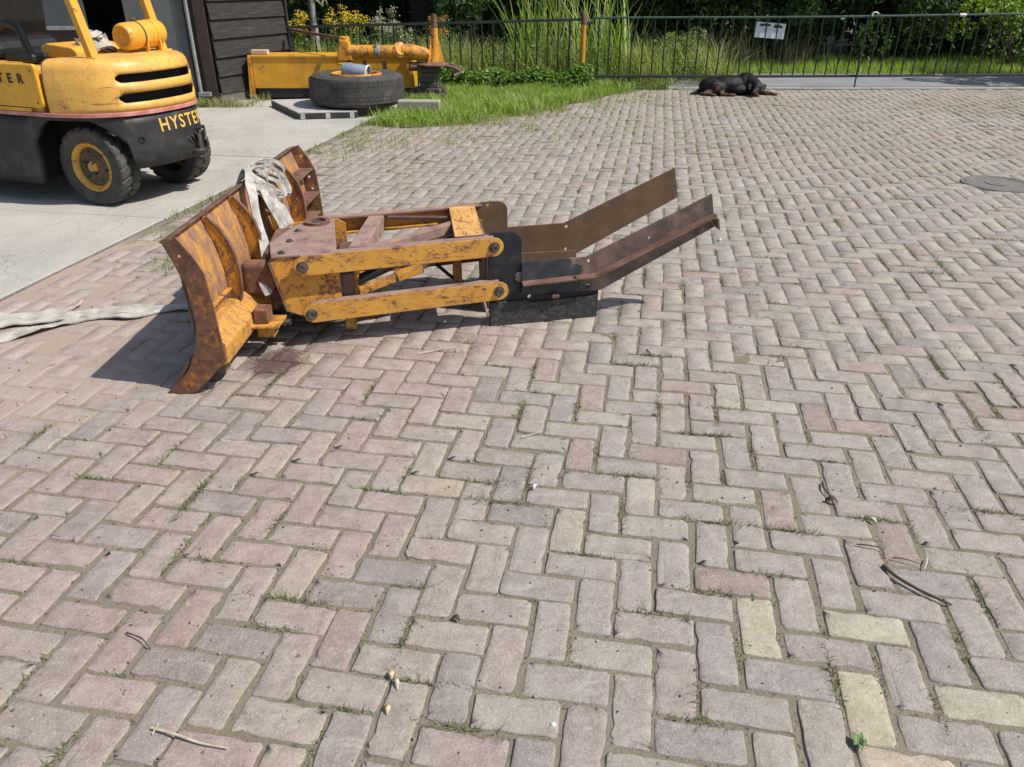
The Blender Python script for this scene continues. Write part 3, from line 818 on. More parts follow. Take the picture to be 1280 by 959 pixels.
for z in (0.49, 0.36, 0.25):
    b = MB(); b.box(BF, (1.352, prof(z) + thk, z), (BLW - 0.004, prof(z) + 0.085, z + 0.009)); b.build('gusset', m_rust, plough, bevel=0.0015)
b = MB(); b.box(BF, (0.006, prof(.3) + thk, 0.3), (0.33, prof(.3) + 0.03, 0.308)); b.build('gusset', m_plough, plough, bevel=0.0015)
# lower box beam behind the blade
for va, vb in ((0.006, 0.60), (1.05, BLW - 0.006)):
    q = [(0.062, 0.255), (0.105, 0.250), (0.160, 0.190), (0.158, 0.118), (0.085, 0.085), (0.01, 0.105)]
    b = MB(); b.prism([BF(va, *p) for p in q], [BF(vb, *p) for p in q]); b.build('lower_beam', m_beam, plough, bevel=0.006)
q = [(0.064, 0.262), (0.13, 0.258), (0.185, 0.190), (0.18, 0.100), (0.085, 0.080), (0.01, 0.105)]
b = MB(); b.prism([BF(0.601, *p) for p in q], [BF(1.049, *p) for p in q]); b.build('centre_beam', m_mold, plough, bevel=0.006)
# trip spring lug
b = MB(); b.box(BF, (0.315, 0.165, 0.150), (0.385, 0.225, 0.212)); b.build('trip_lug', m_endp, plough, bevel=0.004)
b = MB(); b.box(BF, (0.285, 0.150, 0.138), (0.42, 0.272, 0.149)); b.build('lug_flange', m_plough, plough, bevel=0.003)
b = MB(); b.box(BF, (0.33, 0.165, 0.080), (0.40, 0.235, 0.135)); b.build('lug_foot', m_plough, plough, bevel=0.004)
bolt(BF(0.42, 0.255, 0.115), (1, 0, 0), 0.014, 0.03, plough)
b = MB(); b.box(BF, (0.10, 0.060, 0.030), (0.16, 0.10, 0.085)); b.build('edge_clamp', m_rust, plough, bevel=0.003)
# hinge pad, rounded, between the first two ribs
pad = [(0.10, 0.235), (0.20, 0.235), (0.245, 0.27), (0.265, 0.32), (0.25, 0.355), (0.19, 0.375), (0.10, 0.375)]
b = MB(); b.prism([BF(0.43, u, z) for u, z in pad], [BF(0.50, u, z) for u, z in pad]); b.build('hinge_pad', m_endp, plough, bevel=0.016)
b = MB(); b.prism([BF(0.515, u, z) for u, z in [(0.09, 0.16), (0.25, 0.16), (0.25, 0.30), (0.09, 0.33)]], [BF(0.545, u, z) for u, z in [(0.09, 0.16), (0.25, 0.16), (0.25, 0.30), (0.09, 0.33)]])
b.build('hinge_plate', m_rib, plough, bevel=0.004)

# turntable at the head of the frame
def arc(cx, cy, r, a0, a1, n): return [(cx + r * math.cos(R(a0 + (a1 - a0) * k / n)), cy + r * math.sin(R(a0 + (a1 - a0) * k / n))) for k in range(n + 1)]
top = [(-0.925, -0.004), (-0.72, -0.004)] + arc(-0.71, 0.06, 0.055, -60, 0, 3) + arc(-0.715, 0.47, 0.07, 0, 120, 8) + [(-0.83, 0.43), (-0.875, 0.33), (-0.935, 0.19)]
b = MB(); b.prism([PF0(s, t, 0.402) for s, t in top], [PF0(s, t, 0.414) for s, t in top])
tt = b.build('turntable_plate', m_plate, plough, bevel=0.003)
cut(tt, [(PF0(-0.725, 0.455, 0.41), (0, 0, 1), 0.040)], plough)
b = MB(); b.lathe(PF0(-0.725, 0.455, 0.405), (0, 0, 1), [(0.060, 0), (0.060, 0.022), (0.041, 0.022), (0.041, 0)], 28, True)
b.build('pivot_collar', m_rust, plough, smooth=True)
b = MB(); b.lathe(PF0(-0.725, 0.455, 0.35), (0, 0, 1), [(0.036, 0), (0.036, 0.062), (0.026, 0.070), (0.0001, 0.070)], 20)
b.build('pivot_pin', m_steel, plough, smooth=True)
rim_p = [(s, t) for s, t in top[3:16]]
for s, t in ((-0.883, 0.03), (-0.85, 0.19), (-0.815, 0.34)):
    bolt(PF0(s, t, 0.413), (0, 0, 1), 0.012, 0.010, plough)
# box below the plate, dark inside
b = MB(); b.box(PF, (-0.97, 0.10, 0.17), (-0.70, 0.46, 0.400)); b.build('turntable_box', m_rust, plough, bevel=0.006)
b = MB(); b.box(PF, (-0.69, 0.03, 0.17), (-0.60, 0.50, 0.30)); b.build('turntable_box_rear', m_cut, plough, bevel=0.006)
# side brackets
brk = [(-0.94, 0.385), (-0.905, 0.405), (-0.83, 0.412), (-0.69, 0.412), (-0.655, 0.39), (-0.655, 0.21), (-0.72, 0.135), (-0.80, 0.122), (-0.895, 0.165)]
for t0, tn in ((0.003, 1), (0.517, -1)):
    b = MB(); b.prism([PF(s, t0, z) for s, z in brk], [PF(s, t0 + 0.012 * tn, z) for s, z in brk])
    br = b.build('side_bracket', m_plough, plough, bevel=0.003)
    b = MB(); ed = brk[:4]
    for (sa, za), (sb, zb) in zip([(-0.895, 0.165), (-0.94, 0.385), (-0.905, 0.412), (-0.83, 0.428)], [(-0.94, 0.385), (-0.905, 0.412), (-0.83, 0.428), (-0.69, 0.428)]):
        b.beam(PF(sa, t0 + 0.03 * tn, za), PF(sb, t0 + 0.03 * tn, zb), 0.075, 0.008, NT)
    # rim strip turned inward
    b2 = MB()
    path = [(-0.80, 0.122), (-0.895, 0.165), (-0.94, 0.385), (-0.905, 0.403)]
    for (sa, za), (sb, zb) in zip(path, path[1:]):
        b2.prism([PF(sa, t0, za), PF(sa, t0 + 0.075 * tn, za), PF(sa + 0.010, t0 + 0.075 * tn, za), PF(sa + 0.010, t0, za)], [PF(sb, t0, zb), PF(sb, t0 + 0.075 * tn, zb), PF(sb + 0.010, t0 + 0.075 * tn, zb), PF(sb + 0.010, t0, zb)])
    b2.build('bracket_rim', m_plate, br)

# four parallel links: folded channels with round ends
def link(sa, za, sb, zb, t0, tn, name, wd=0.086, dp=0.045):
    d = Vector((sb - sa, zb - za)).normalized(); nrm = Vector((-d.y, d.x)); r = wd / 2
    def outline(rr):
        out = []
        for k in range(9):
            a = math.pi / 2 - math.pi * k / 8
            out.append((sb + d.x * rr * math.cos(a) + nrm.x * rr * math.sin(a), zb + d.y * rr * math.cos(a) + nrm.y * rr * math.sin(a)))
        for k in range(5):
            a = -math.pi / 2 - math.pi * k / 4
            out.append((sa + d.x * rr * 0.8 * math.cos(a) + nrm.x * rr * math.sin(a), za + d.y * rr * 0.8 * math.cos(a) + nrm.y * rr * math.sin(a)))
        return out
    o_ = outline(r)
    b = MB(); b.prism([PF(s, t0, z) for s, z in o_], [PF(s, t0 - 0.008 * tn, z) for s, z in o_])
    lk = b.build(name, m_arm, plough, bevel=0.002)
    for sg, nm in ((1, 'top_flange'), (-1, 'bottom_flange')):
        b = MB(); pa = [(sa + nrm.x * r * sg, za + nrm.y * r * sg), (sb + nrm.x * r * sg, zb + nrm.y * r * sg)]
        off = -0.004 * sg
        b.prism([PF(pa[0][0], t0, pa[0][1]), PF(pa[0][0], t0 + dp * tn, pa[0][1]), PF(pa[0][0], t0 + dp * tn, pa[0][1] + off * 2), PF(pa[0][0], t0, pa[0][1] + off * 2)],
                [PF(pa[1][0], t0, pa[1][1]), PF(pa[1][0], t0 + dp * tn, pa[1][1]), PF(pa[1][0], t0 + dp * tn, pa[1][1] + off * 2), PF(pa[1][0], t0, pa[1][1] + off * 2)])
        b.build(nm, m_plate if sg > 0 else m_arm, lk)
    return lk
for t0, tn in ((-0.030, 1), (0.560, -1)):
    lk = link(-0.803, 0.371, 0.022, 0.390, t0, tn, 'upper_link')
    for s, z in ((-0.798, 0.369), (0.022, 0.390)):
        bl = bolt(PF(s, t0 - 0.008 * tn, z), NT * -tn, 0.017, 0.014, lk)
    lk = link(-0.785, 0.158, 0.044, 0.184, t0, tn, 'lower_link')
    for s, z in ((-0.785, 0.156), (0.042, 0.184)):
        bolt(PF(s, t0 - 0.008 * tn, z), NT * -tn, 0.017, 0.014, lk)

# cross members and braces
b = MB(); b.beam(PF0(-0.575, 0.03, 0.375), PF0(-0.440, 0.535, 0.375), 0.072, 0.075); b.build('cross_tube', m_plate, plough, bevel=0.004)
b = MB(); b.beam(PF(-0.45, 0.500, 0.405), PF(-0.08, 0.40, 0.405), 0.030, 0.012); b.build('flat_bar', m_cut, plough, bevel=0.002)
b = MB(); b.beam(PF(-0.60, 0.08, 0.36), PF(-0.10, 0.30, 0.405), 0.045, 0.045); b.build('brace', m_plate, plough, bevel=0.003)
b = MB(); b.prism([PF(-0.35, 0.17, 0.385), PF(-0.12, 0.275, 0.385), PF(-0.12, 0.275, 0.30), PF(-0.30, 0.19, 0.33)], [PF(-0.35, 0.178, 0.385), PF(-0.12, 0.283, 0.385), PF(-0.12, 0.283, 0.30), PF(-0.30, 0.198, 0.33)])
b.build('brace_web', m_plough, plough)
b = MB(); b.tube([PF(-0.60, 0.17, 0.215), PF(-0.37, 0.20, 0.295)], 0.024, 16); rm = b.build('hydraulic_ram', m_black, plough, smooth=True)
b = MB(); b.tube([PF(-0.37, 0.20, 0.295), PF(-0.12, 0.235, 0.385)], 0.013, 12); b.build('ram_rod', m_steel, rm, smooth=True)
b = MB(); b.beam(PF(-0.60, 0.13, 0.175), PF(-0.40, 0.16, 0.225), 0.040, 0.030); b.beam(PF(-0.42, 0.158, 0.222), PF(-0.30, 0.18, 0.250), 0.055, 0.034); b.build('lower_brace', m_plough, plough, bevel=0.003)
b = MB(); b.beam(PF(-0.31, 0.18, 0.248), PF(-0.08, 0.22, 0.330), 0.022, 0.022); b.build('brace_rod', m_rust, plough, bevel=0.002)
b = MB(); b.lathe(PF(-0.62, 0.07, 0.195), NT, [(0.04, 0), (0.04, 0.05), (0.0001, 0.05)], 18); b.build('ram_eye', m_plough, plough, smooth=True)
b = MB(); b.beam(PF(-0.64, 0.09, 0.02), PF(-0.60, 0.09, 0.33), 0.05, 0.035, NT); b.build('pivot_strut', m_plough, plough, bevel=0.004)
# rear channel between the side plates, top plate scraped bright
b = MB(); b.box(PF, (-0.148, 0.012, 0.424), (-0.018, 0.515, 0.432)); ch = b.build('channel_plate', m_chan, plough, bevel=0.002)
b = MB(); b.box(PF, (-0.148, 0.02, 0.350), (-0.140, 0.51, 0.423)); b.build('channel_flange', m_cut, ch)
b = MB(); b.box(PF, (-0.026, 0.02, 0.300), (-0.018, 0.51, 0.423)); b.build('channel_flange', m_cut, ch)
b = MB(); b.box(PF, (-0.148, 0.30, 0.02), (-0.105, 0.345, 0.350)); b.build('channel_leg', m_plough, plough, bevel=0.003)
b = MB(); b.box(PF, (0.005, 0.16, 0.02), (0.017, 0.514, 0.345)); b.build('cross_plate', m_cut, plough, bevel=0.002)

# rear side plates with a tall lug and the angled rails bolted on
plate = [(0.0, 0.001), (0.528, 0.001), (0.528, 0.165), (0.16, 0.165), (0.160, 0.215)] + arc(0.108, 0.392, 0.050, 0, 90, 5) + [(0.035, 0.442), (0.0, 0.42)]
plate = [(0.0, 0.001), (0.528, 0.001), (0.528, 0.155), (0.165, 0.165), (0.152, 0.30)] + arc(0.100, 0.392, 0.052, 0, 90, 5) + [(0.02, 0.444), (-0.004, 0.43)]
rail = [(0.150, 0.135), (0.150, 0.305), (0.172, 0.300), (0.455, 0.305), (1.055, 0.556), (1.085, 0.405), (0.53, 0.135)]
for t0, tn, mp, mr, lab in ((0.0, -1, m_black, m_rail2, None), (0.530, 1, m_rail, m_rail, 'brown side plate on the far side')):
    b = MB(); b.prism([PF(s, t0 + 0.001 * tn, z) for s, z in plate], [PF(s, t0 - 0.010 * tn, z) for s, z in plate])
    sp = b.build('side_plate', mp, plough, bevel=0.0015)
    if lab: sp['label'] = lab
    cut(sp, [(PF(0.048, t0, 0.425), NT, 0.008), (PF(0.20, t0, 0.12), NT, 0.007)] if t0 > .1 else [(PF(0.19, t0, 0.13), NT, 0.009)], plough)
    if t0 < .1:
        # scuffed lower skirt plate lapped on the outside
        b = MB(); q = [(0.003, 0.003), (0.525, 0.003), (0.525, 0.112), (0.20, 0.104), (0.17, 0.118), (0.003, 0.118)]
        b.prism([PF(s, t0 - 0.002, z) for s, z in q], [PF(s, t0 - 0.0125, z) for s, z in q]); b.build('skirt_plate', m_blackd, sp, bevel=0.0015)
        b = MB(); b.lathe(PF(0.142, t0 - 0.001, 0.232), NT * -1, [(0.024, 0), (0.024, 0.005), (0.014, 0.006), (0.0001, 0.006)], 20); b.build('bolt_head', m_steel, sp, smooth=True)
        b = MB(); b.box(PF, (0.290, -0.042, 0.122), (0.328, -0.012, 0.144)); b.build('lashing_eye', m_rust, sp, bevel=0.006)
        for s, z in ((0.19, 0.130),): pass
    td = t0 - 0.006 if t0 < 0.1 else t0 + 0.003
    lo = [(0.150, 0.150), (0.153, 0.303), (0.455, 0.303), (1.055, 0.556), (1.088, 0.400), (0.535, 0.135)]
    b = MB(); b.prism([PF(s, td, z) for s, z in lo], [PF(s, td + 0.008 * tn, z) for s, z in lo])
    rl = b.build('rail', mr, plough, bevel=0.0015)
    if lab: rl['label'] = 'plain brown far rail'
    cut(rl, [(PF(0.47, td, 0.283), NT, 0.009), (PF(0.47, td, 0.162), NT, 0.009), (PF(0.76, td, 0.37), NT, 0.008)][:2 if t0 > .1 else 3], plough)
    if t0 < .1:
        # flange along the middle, standing out towards the viewer
        b = MB()
        fl = [(0.150, 0.214), (0.500, 0.222), (1.075, 0.468)]
        for (sa, za), (sb, zb) in zip(fl, fl[1:]):
            b.prism([PF(sa, td - 0.008, za), PF(sa, td - 0.060, za), PF(sa, td - 0.060, za - 0.008), PF(sa, td - 0.008, za - 0.008)], [PF(sb, td - 0.008, zb), PF(sb, td - 0.060, zb), PF(sb, td - 0.060, zb - 0.008), PF(sb, td - 0.008, zb - 0.008)])
        b.build('rail_flange', m_rust, rl, bevel=0.001)
        # far-end web and lower toe of the angle
        b = MB(); b.prism([PF(1.06, td - 0.012, 0.44), PF(1.088, td - 0.012, 0.40), PF(1.088, td - 0.06, 0.40), PF(1.075, td - 0.06, 0.455)], [PF(1.068, td - 0.012, 0.44), PF(1.096, td - 0.012, 0.40), PF(1.096, td - 0.06, 0.40), PF(1.083, td - 0.06, 0.455)])
        b.build('rail_end_tab', m_rail2, rl)
        bolt(PF(0.40, td - 0.045, 0.223), (0, 0, 1), 0.006, 0.006, rl)

# ------------------------------------------------------------------ webbing sling over the blade
def strap(name, ctrl, width, twist, label, cat, mat, n=7, wob=0.004, group=None, th=0.004):
    """several strands in one webbing: ctrl = list of strands, each a list of (x,y,z,half-width vector)"""
    b = MB()
    for st in ctrl:
        p = smoothpath([c[:3] for c in st], n); sdv = smoothpath([c[3] for c in st], n)
        p = [q + Vector((noise.noise(q * 14), noise.noise(q * 14 + Vector((9, 0, 0))), noise.noise(q * 14 + Vector((0, 9, 0))))) * wob for q in p]
        sdv = [s_ + Vector((0, 0, 0.3)) * (noise.noise(q * 9) * s_.length) for q, s_ in zip(p, sdv)]
        b.ribbon(p, sdv, th)
    o = b.build(name, mat, smooth=True)
    return tag(o, label, cat, group)
y_ = lambda x, y, z, sx, sy, sz: (x, y, z, (sx, sy, sz))
def BW(v, u, z, hx, hy, hz):
    p = BF(v, u, z); return (p.x, p.y, p.z, (hx, hy, hz))
st = []
# tail hanging down behind the blade
st.append([BW(0.92, -0.06, 0.50, 0.0, 0.028, 0.0), BW(0.925, -0.03, 0.60, 0, 0.03, 0), BW(0.93, 0.0, 0.655, 0, 0.032, 0), BW(0.90, 0.035, 0.660, 0.004, 0.030, 0), BW(0.80, 0.07, 0.615, 0.012, 0.026, 0), BW(0.74, 0.095, 0.53, 0.012, 0.017, 0), BW(0.70, 0.115, 0.46, 0.012, 0.015, 0), BW(0.64, 0.15, 0.39, 0.018, 0.014, 0), BW(0.53, 0.19, 0.33, 0.034, 0.022, 0), BW(0.45, 0.20, 0.295, 0.030, 0.018, 0), BW(0.42, 0.205, 0.24, 0.010, 0.010, 0)])
# hank of loops thrown back over the top edge, each strand creased differently
rk = random.Random(4)
for i in range(8):
    e = lambda k=1.0: rk.uniform(-0.020, 0.020) * k
    q = i / 7.0; hw = rk.uniform(0.006, 0.013); dz = 0.012 - 0.040 * q
    rch = 0.33 - 0.045 * (i % 5) + e()
    st.append([BW(0.93 + 0.008 * i, -0.03, 0.600, 0, 0.02, 0), BW(0.935 + 0.008 * i, 0.0, 0.650, 0, 0.024, 0),
               BW(0.98 + e(), 0.035 + e(.5), 0.662 + dz * .5, hw, hw * .6, 0.006), BW(0.93 + rch * .55 + e(), 0.060 + e(), 0.636 + dz + e(), hw * .4, hw, hw * .7),
               BW(0.93 + rch * .90, 0.085 + e(), 0.590 + dz + e(), hw * .3, hw * .7, hw), BW(0.93 + rch, 0.10 + e(), 0.535 + dz + e(), hw, hw * .4, hw * .6),
               BW(0.93 + rch * .80, 0.115 + e(), 0.490 + dz * .5 + e(), hw, hw * .8, 0.004), BW(0.93 + rch * .40 + e(), 0.095 + e(), 0.520 + e(), hw * .5, hw, 0.008),
               BW(0.92 + e(), 0.065 + e(.5), 0.580 + e(), 0.004, hw, 0.008), BW(0.92 + e(), 0.02, 0.640 + e(.4), 0, 0.022, 0.0), BW(0.93 + e(), -0.02, 0.61, 0, 0.02, 0)])
# second tail running down to the turntable
for dv, du in ((0.0, 0.0), (0.035, 0.012)):
    st.append([BW(0.96 + dv, 0.0, 0.640, 0, 0.022, 0), BW(0.95 + dv, 0.055, 0.60, 0.004, 0.022, 0), BW(0.92 + dv, 0.095, 0.53, 0.010, 0.024, 0), BW(0.92 + dv, 0.125 + du, 0.465, 0.014, 0.034, 0), BW(0.94 + dv, 0.14 + du, 0.41, 0.010, 0.036, 0), BW(0.945 + dv, 0.155 + du, 0.36, 0.016, 0.030, 0), BW(0.94 + dv * .5, 0.165 + du, 0.31, 0.014, 0.014, 0)])
strap('lifting_sling', st, 0.05, 0, 'pale webbing sling draped in loops over the top edge of the snow plough blade', 'sling', m_sling, wob=0.006, th=0.006)
# sling lying on the ground in front of the blade
st = []
def gp(x, y, z, sx, sy, sz=0.0): return (x, y, H(x, y) + z, (sx, sy, sz))
st.append([gp(-1.24, 3.560, 0.012, 0, 0.018), gp(-1.40, 3.535, 0.012, 0, 0.023), gp(-1.573, 3.500, 0.012, 0, 0.028), gp(-1.70, 3.455, 0.018, 0, 0.021, 0.012), gp(-1.80, 3.420, 0.014, 0, 0.054), gp(-1.95, 3.410, 0.014, 0, 0.048), gp(-2.08, 3.340, 0.012, 0, 0.048), gp(-2.20, 3.203, 0.014, 0.004, 0.051), gp(-2.32, 3.120, 0.014, 0, 0.054), gp(-2.55, 3.030, 0.014, 0, 0.057), gp(-2.75, 2.970, 0.014, 0, 0.054)])
st.append([gp(-1.24, 3.600, 0.012, 0, 0.016), gp(-1.45, 3.570, 0.012, 0, 0.021), gp(-1.66, 3.500, 0.012, 0, 0.025), gp(-1.85, 3.445, 0.02, 0, 0.036, 0.004), gp(-2.0, 3.420, 0.016, 0, 0.044), gp(-2.12, 3.385, 0.016, 0, 0.040), gp(-2.24, 3.340, 0.016, 0, 0.048), gp(-2.40, 3.270, 0.014, 0, 0.040), gp(-2.60, 3.150, 0.014, 0, 0.048), gp(-2.8, 3.090, 0.014, 0, 0.048)])
st.append([gp(-2.135, 3.530, 0.018, 0.004, 0.021, 0.012), gp(-2.14, 3.475, 0.016, 0.012, 0.025, 0.010), gp(-2.20, 3.420, 0.014, 0.0, 0.040, 0.008), gp(-2.30, 3.385, 0.014, 0, 0.044), gp(-2.42, 3.360, 0.014, 0, 0.048), gp(-2.62, 3.320, 0.014, 0, 0.051), gp(-2.8, 3.290, 0.014, 0, 0.051)])
strap('tow_sling', st, 0.05, 0, 'dirty webbing sling lying flat on the paving in front of the plough blade', 'sling', m_sling2, wob=0.013, th=0.007)

def weld(p, q, parent, r=0.006):
    p, q = Vector(p), Vector(q); n = max(4, int((q - p).length / 0.007)); b = MB()
    pts = [p + (q - p) * k / n for k in range(n + 1)]
    b.tube(pts, [r * (0.8 + 0.35 * (k % 2) + 0.2 * noise.noise(x * 60)) for k, x in enumerate(pts)], 7)
    return b.build('weld', m_rust, parent, smooth=True)
weld(BF(0.006, 0.070, 0.252), BF(0.006, 0.155, 0.195), plough); weld(BF(0.004, prof(.2) + .012, 0.20), BF(0.004, prof(.5) + .012, 0.50), plough)
for v in (0.345, 0.655, 1.02, 1.335):
    weld(BF(v - 0.002, prof(.26) + thk + .004, 0.26), BF(v - 0.002, prof(.56) + thk + .004, 0.56), plough, 0.005)
weld(PF0(-0.60, 0.035, 0.413), PF0(-0.535, 0.035, 0.413), plough); weld(PF(-0.148, 0.012, 0.433), PF(-0.018, 0.012, 0.433), plough, 0.004)
# hydraulic hose from the ram back along the frame
b = MB(); b.tube(smoothpath([PF(-0.40, 0.19, 0.315), PF(-0.42, 0.24, 0.36), PF(-0.34, 0.30, 0.33), PF(-0.22, 0.33, 0.20), PF(-0.12, 0.36, 0.10), PF(0.0, 0.38, 0.05)], 6), 0.009, 8); b.build('hydraulic_hose', m_vinyl, plough, smooth=True)

# ------------------------------------------------------------------ forklift truck at the left edge
FA = math.atan2(0.36, -0.93)
FS = Vector((math.cos(FA), math.sin(FA), 0)); FT = Vector((math.sin(-FA), -math.cos(FA) * -1, 0))
FS = Vector((-0.9326, 0.3610, 0)); FT = Vector((0.3610, 0.9326, 0)); FO = Vector((-2.96, 5.43, 0))
def FL(s, t, z): return FO + FS * s + FT * t + Vector((0, 0, z))
fork = thing('forklift', (-3.1, 5.9, 0), FA, 'old yellow and black forklift truck parked on the concrete at the left edge', 'forklift')
SEND = 1.75
half = smoothpath([(SEND, -0.125, 0), (1.0, -0.125, 0), (0.4, -0.125, 0), (0.089, -0.120, 0), (-0.10, -0.085, 0), (-0.245, -0.025, 0), (-0.375, 0.10, 0), (-0.437, 0.25, 0), (-0.452, 0.43, 0)], 9)
half = [(p.x, p.y) for p in half]
perim = half + [(s, 0.86 - t) for s, t in reversed(half[:-1])]
PL_ = [0.0]
for a, b_ in zip(perim, perim[1:]): PL_.append(PL_[-1] + math.hypot(b_[0] - a[0], b_[1] - a[1]))
def pnorm(i):
    a = Vector(perim[max(i - 1, 0)]); b_ = Vector(perim[min(i + 1, len(perim) - 1)]); d = (b_ - a).normalized()
    return (d.y, -d.x)            # pointing outwards
def pin_(i, ins):
    n = pnorm(i); s, t = perim[i]
    q = (s - n[0] * ins, t - n[1] * ins)
    return q
sgn = 1
if pnorm(2)[1] > 0: sgn = -1
def off_(i, ins): n = pnorm(i); s, t = perim[i]; return (s - sgn * n[0] * ins, t - sgn * n[1] * ins)
def at_len(l, ins=0.0):
    for i in range(len(PL_) - 1):
        if PL_[i] <= l <= PL_[i + 1]:
            f = (l - PL_[i]) / (PL_[i + 1] - PL_[i]); a, b_ = off_(i, ins), off_(i + 1, ins)
            return (a[0] + (b_[0] - a[0]) * f, a[1] + (b_[1] - a[1]) * f)
    return off_(len(PL_) - 1, ins)
# where things sit along the outline
def len_of(s, near=True):
    idx = range(len(perim)) if near else range(len(perim) - 1, -1, -1)
    for i in idx:
        if perim[i][0] <= s: return PL_[i]
L_seam = len_of(0.072); Lfar = PL_[-1] - L_seam
L_s0 = len_of(-0.355); L_s1 = PL_[-1] - L_s0
# hood with two slots
cols_ = [L_seam + (Lfar - L_seam) * k / 110 for k in range(111)]
def slot_h(l):
    if l < L_s0 or l > L_s1: return 0.0
    e = min(l - L_s0, L_s1 - l) / 0.035
    return 1.0 if e >= 1 else math.sqrt(max(0, 1 - (1 - e) ** 2))
rows = lambda l: [(0.640, 0.0), (0.665, 0.0), (0.7245 - 0.0305 * max(slot_h(l), 0.25), 0.0), (0.7245 + 0.0305 * max(slot_h(l), 0.25), 0.001), (0.785, 0.003), (0.846 - 0.027 * max(slot_h(l), 0.25), 0.006), (0.846 + 0.027 * max(slot_h(l), 0.25), 0.010), (0.895, 0.014), (0.925, 0.022), (0.946, 0.038), (0.960, 0.065), (0.966, 0.10)]
b = MB(); nr = 12
vs = []
for l in cols_:
    for z, ins in rows(l):
        s, t = at_len(l, ins); vs.append(FL(s, t, z))
fs = []
for i in range(len(cols_) - 1):
    lm = (cols_[i] + cols_[i + 1]) / 2
    for k in range(nr - 1):
        if slot_h(lm) > 0 and k in (2, 5): continue
        fs.append((i * nr + k, (i + 1) * nr + k, (i + 1) * nr + k + 1, i * nr + k + 1))
topring = [i * nr + nr - 1 for i in range(len(cols_))]
vs.append(FL(-0.10, 0.43, 0.972)); ctr = len(vs) - 1
for a, c_ in zip(topring, topring[1:]): fs.append((a, c_, ctr))
fs.append((topring[-1], topring[0], ctr))
b.add(vs, fs); hood = b.build('rear_hood', m_fork, fork, smooth=True)
sd = hood.modifiers.new('solid', 'SOLIDIFY'); sd.thickness = 0.014; sd.offset = -1
b = MB(); vs = []; fs = []
for i, l in enumerate(cols_):
    for z in (0.67, 0.91):
        s, t = at_len(l, 0.075); vs.append(FL(s, t, z))
fs = [(i * 2, (i + 1) * 2, (i + 1) * 2 + 1, i * 2 + 1) for i in range(len(cols_) - 1)]
b.add(vs, fs); b.build('slot_shade', m_dark, hood)  # near-black strip set behind the slots, standing in for their shade
# counterweight and side skirt: black, with an arch over the rear wheels
colsb = [PL_[-1] * k / 240 for k in range(241)]
def low(s):
    if abs(s + 0.03) < 0.335: return min(0.590, 0.26 + math.sqrt(max(0, 0.365 ** 2 - (s + 0.03) ** 2)))
    if s < 0: return 0.265
    return 0.15
vs = []; fs = []
for l in colsb:
    s, t = at_len(l); zl = low(s)
    rear = max(0.0, min(1.0, (-0.25 - s) / 0.15))
    for k in range(7):
        f = k / 6; z = zl + (0.612 - zl) * f
        bulge = 0.030 * rear * math.sin(math.pi * min(1, max(0, (0.60 - z) / 0.34)) * 0.5) - 0.0
        ins = 0.012 - bulge + (0.02 if z < 0.29 and rear > 0.5 else 0)
        q = at_len(l, ins); vs.append(FL(q[0], q[1], z))
for i in range(len(colsb) - 1):
    for k in range(6): fs.append((i * 7 + k, (i + 1) * 7 + k, (i + 1) * 7 + k + 1, i * 7 + k + 1))
b = MB(); b.add(vs, fs); cw = b.build('counterweight', m_chass, fork, smooth=True)
sd = cw.modifiers.new('solid', 'SOLIDIFY'); sd.thickness = 0.05; sd.offset = -1
# red band
vs = []; fs = []
for l in colsb:
    for z, ins in ((0.610, 0.004), (0.613, -0.004), (0.635, -0.004), (0.640, 0.002)):
        q = at_len(l, ins); vs.append(FL(q[0], q[1], z))
for i in range(len(colsb) - 1):
    for k in range(3): fs.append((i * 4 + k, (i + 1) * 4 + k, (i + 1) * 4 + k + 1, i * 4 + k + 1))
b = MB(); b.add(vs, fs); b.build('red_band', m_stripe, fork, smooth=True)
# inside: dark box added to block light, then belly and axle
b = MB(); b.box(FL, (-0.30, 0.14, 0.30), (SEND, 0.72, 0.62)); b.build('light_blocker', m_dark, fork)
b = MB(); b.box(FL, (0.36, -0.09, 0.16), (SEND - 0.35, 0.95, 0.60)); b.build('belly', m_dark, fork)
b = MB(); b.beam(FL(-0.03, 0.0, 0.262), FL(-0.03, 0.86, 0.262), 0.09, 0.09); b.build('rear_axle', m_chass, fork, bevel=0.01)
# side covers in front of the seam
for tt_, lab in ((-0.132, 1), (0.992, -1)):
    out = [(0.088, 0.700), (0.093, 0.680), (0.113, 0.668), (SEND - 0.25, 0.668), (SEND - 0.25, 0.940), (0.103, 0.940), (0.088, 0.925)]
    b = MB(); b.prism([FL(s, tt_, z) for s, z in out], [FL(s, tt_ + 0.03 * lab, z) for s, z in out]); b.build('side_cover', m_forkside, fork, bevel=0.010)
    b = MB(); b.box(FL, (0.22, tt_ + 0.004 * lab if lab > 0 else tt_ - 0.03, 0.641), (SEND - 0.2, tt_ + (0.03 if lab > 0 else -0.004), 0.664)); b.build('sill_plate', m_forkside, fork, bevel=0.003)
b = MB(); b.box(FL, (0.14, -0.10, 0.62), (SEND - 0.1, 0.96, 0.915)); b.build('deck', m_fork, fork, bevel=0.02)
# engine cover hump between deck and hood
q = [(0.06, 0.95), (0.38, 0.95), (0.38, 1.015), (0.32, 1.035), (0.10, 1.015), (0.06, 0.99)]
b = MB(); b.prism([FL(s, 0.20, z) for s, z in q], [FL(s, 0.66, z) for s, z in q]); b.build('engine_cover', m_tank, fork, bevel=0.008)
# battery box and hydraulic clutter behind the seat
b = MB(); b.box(FL, (0.42, 0.16, 0.915), (0.70, 0.66, 0.985)); b.build('battery_lid', m_vinyl, fork, bevel=0.012)
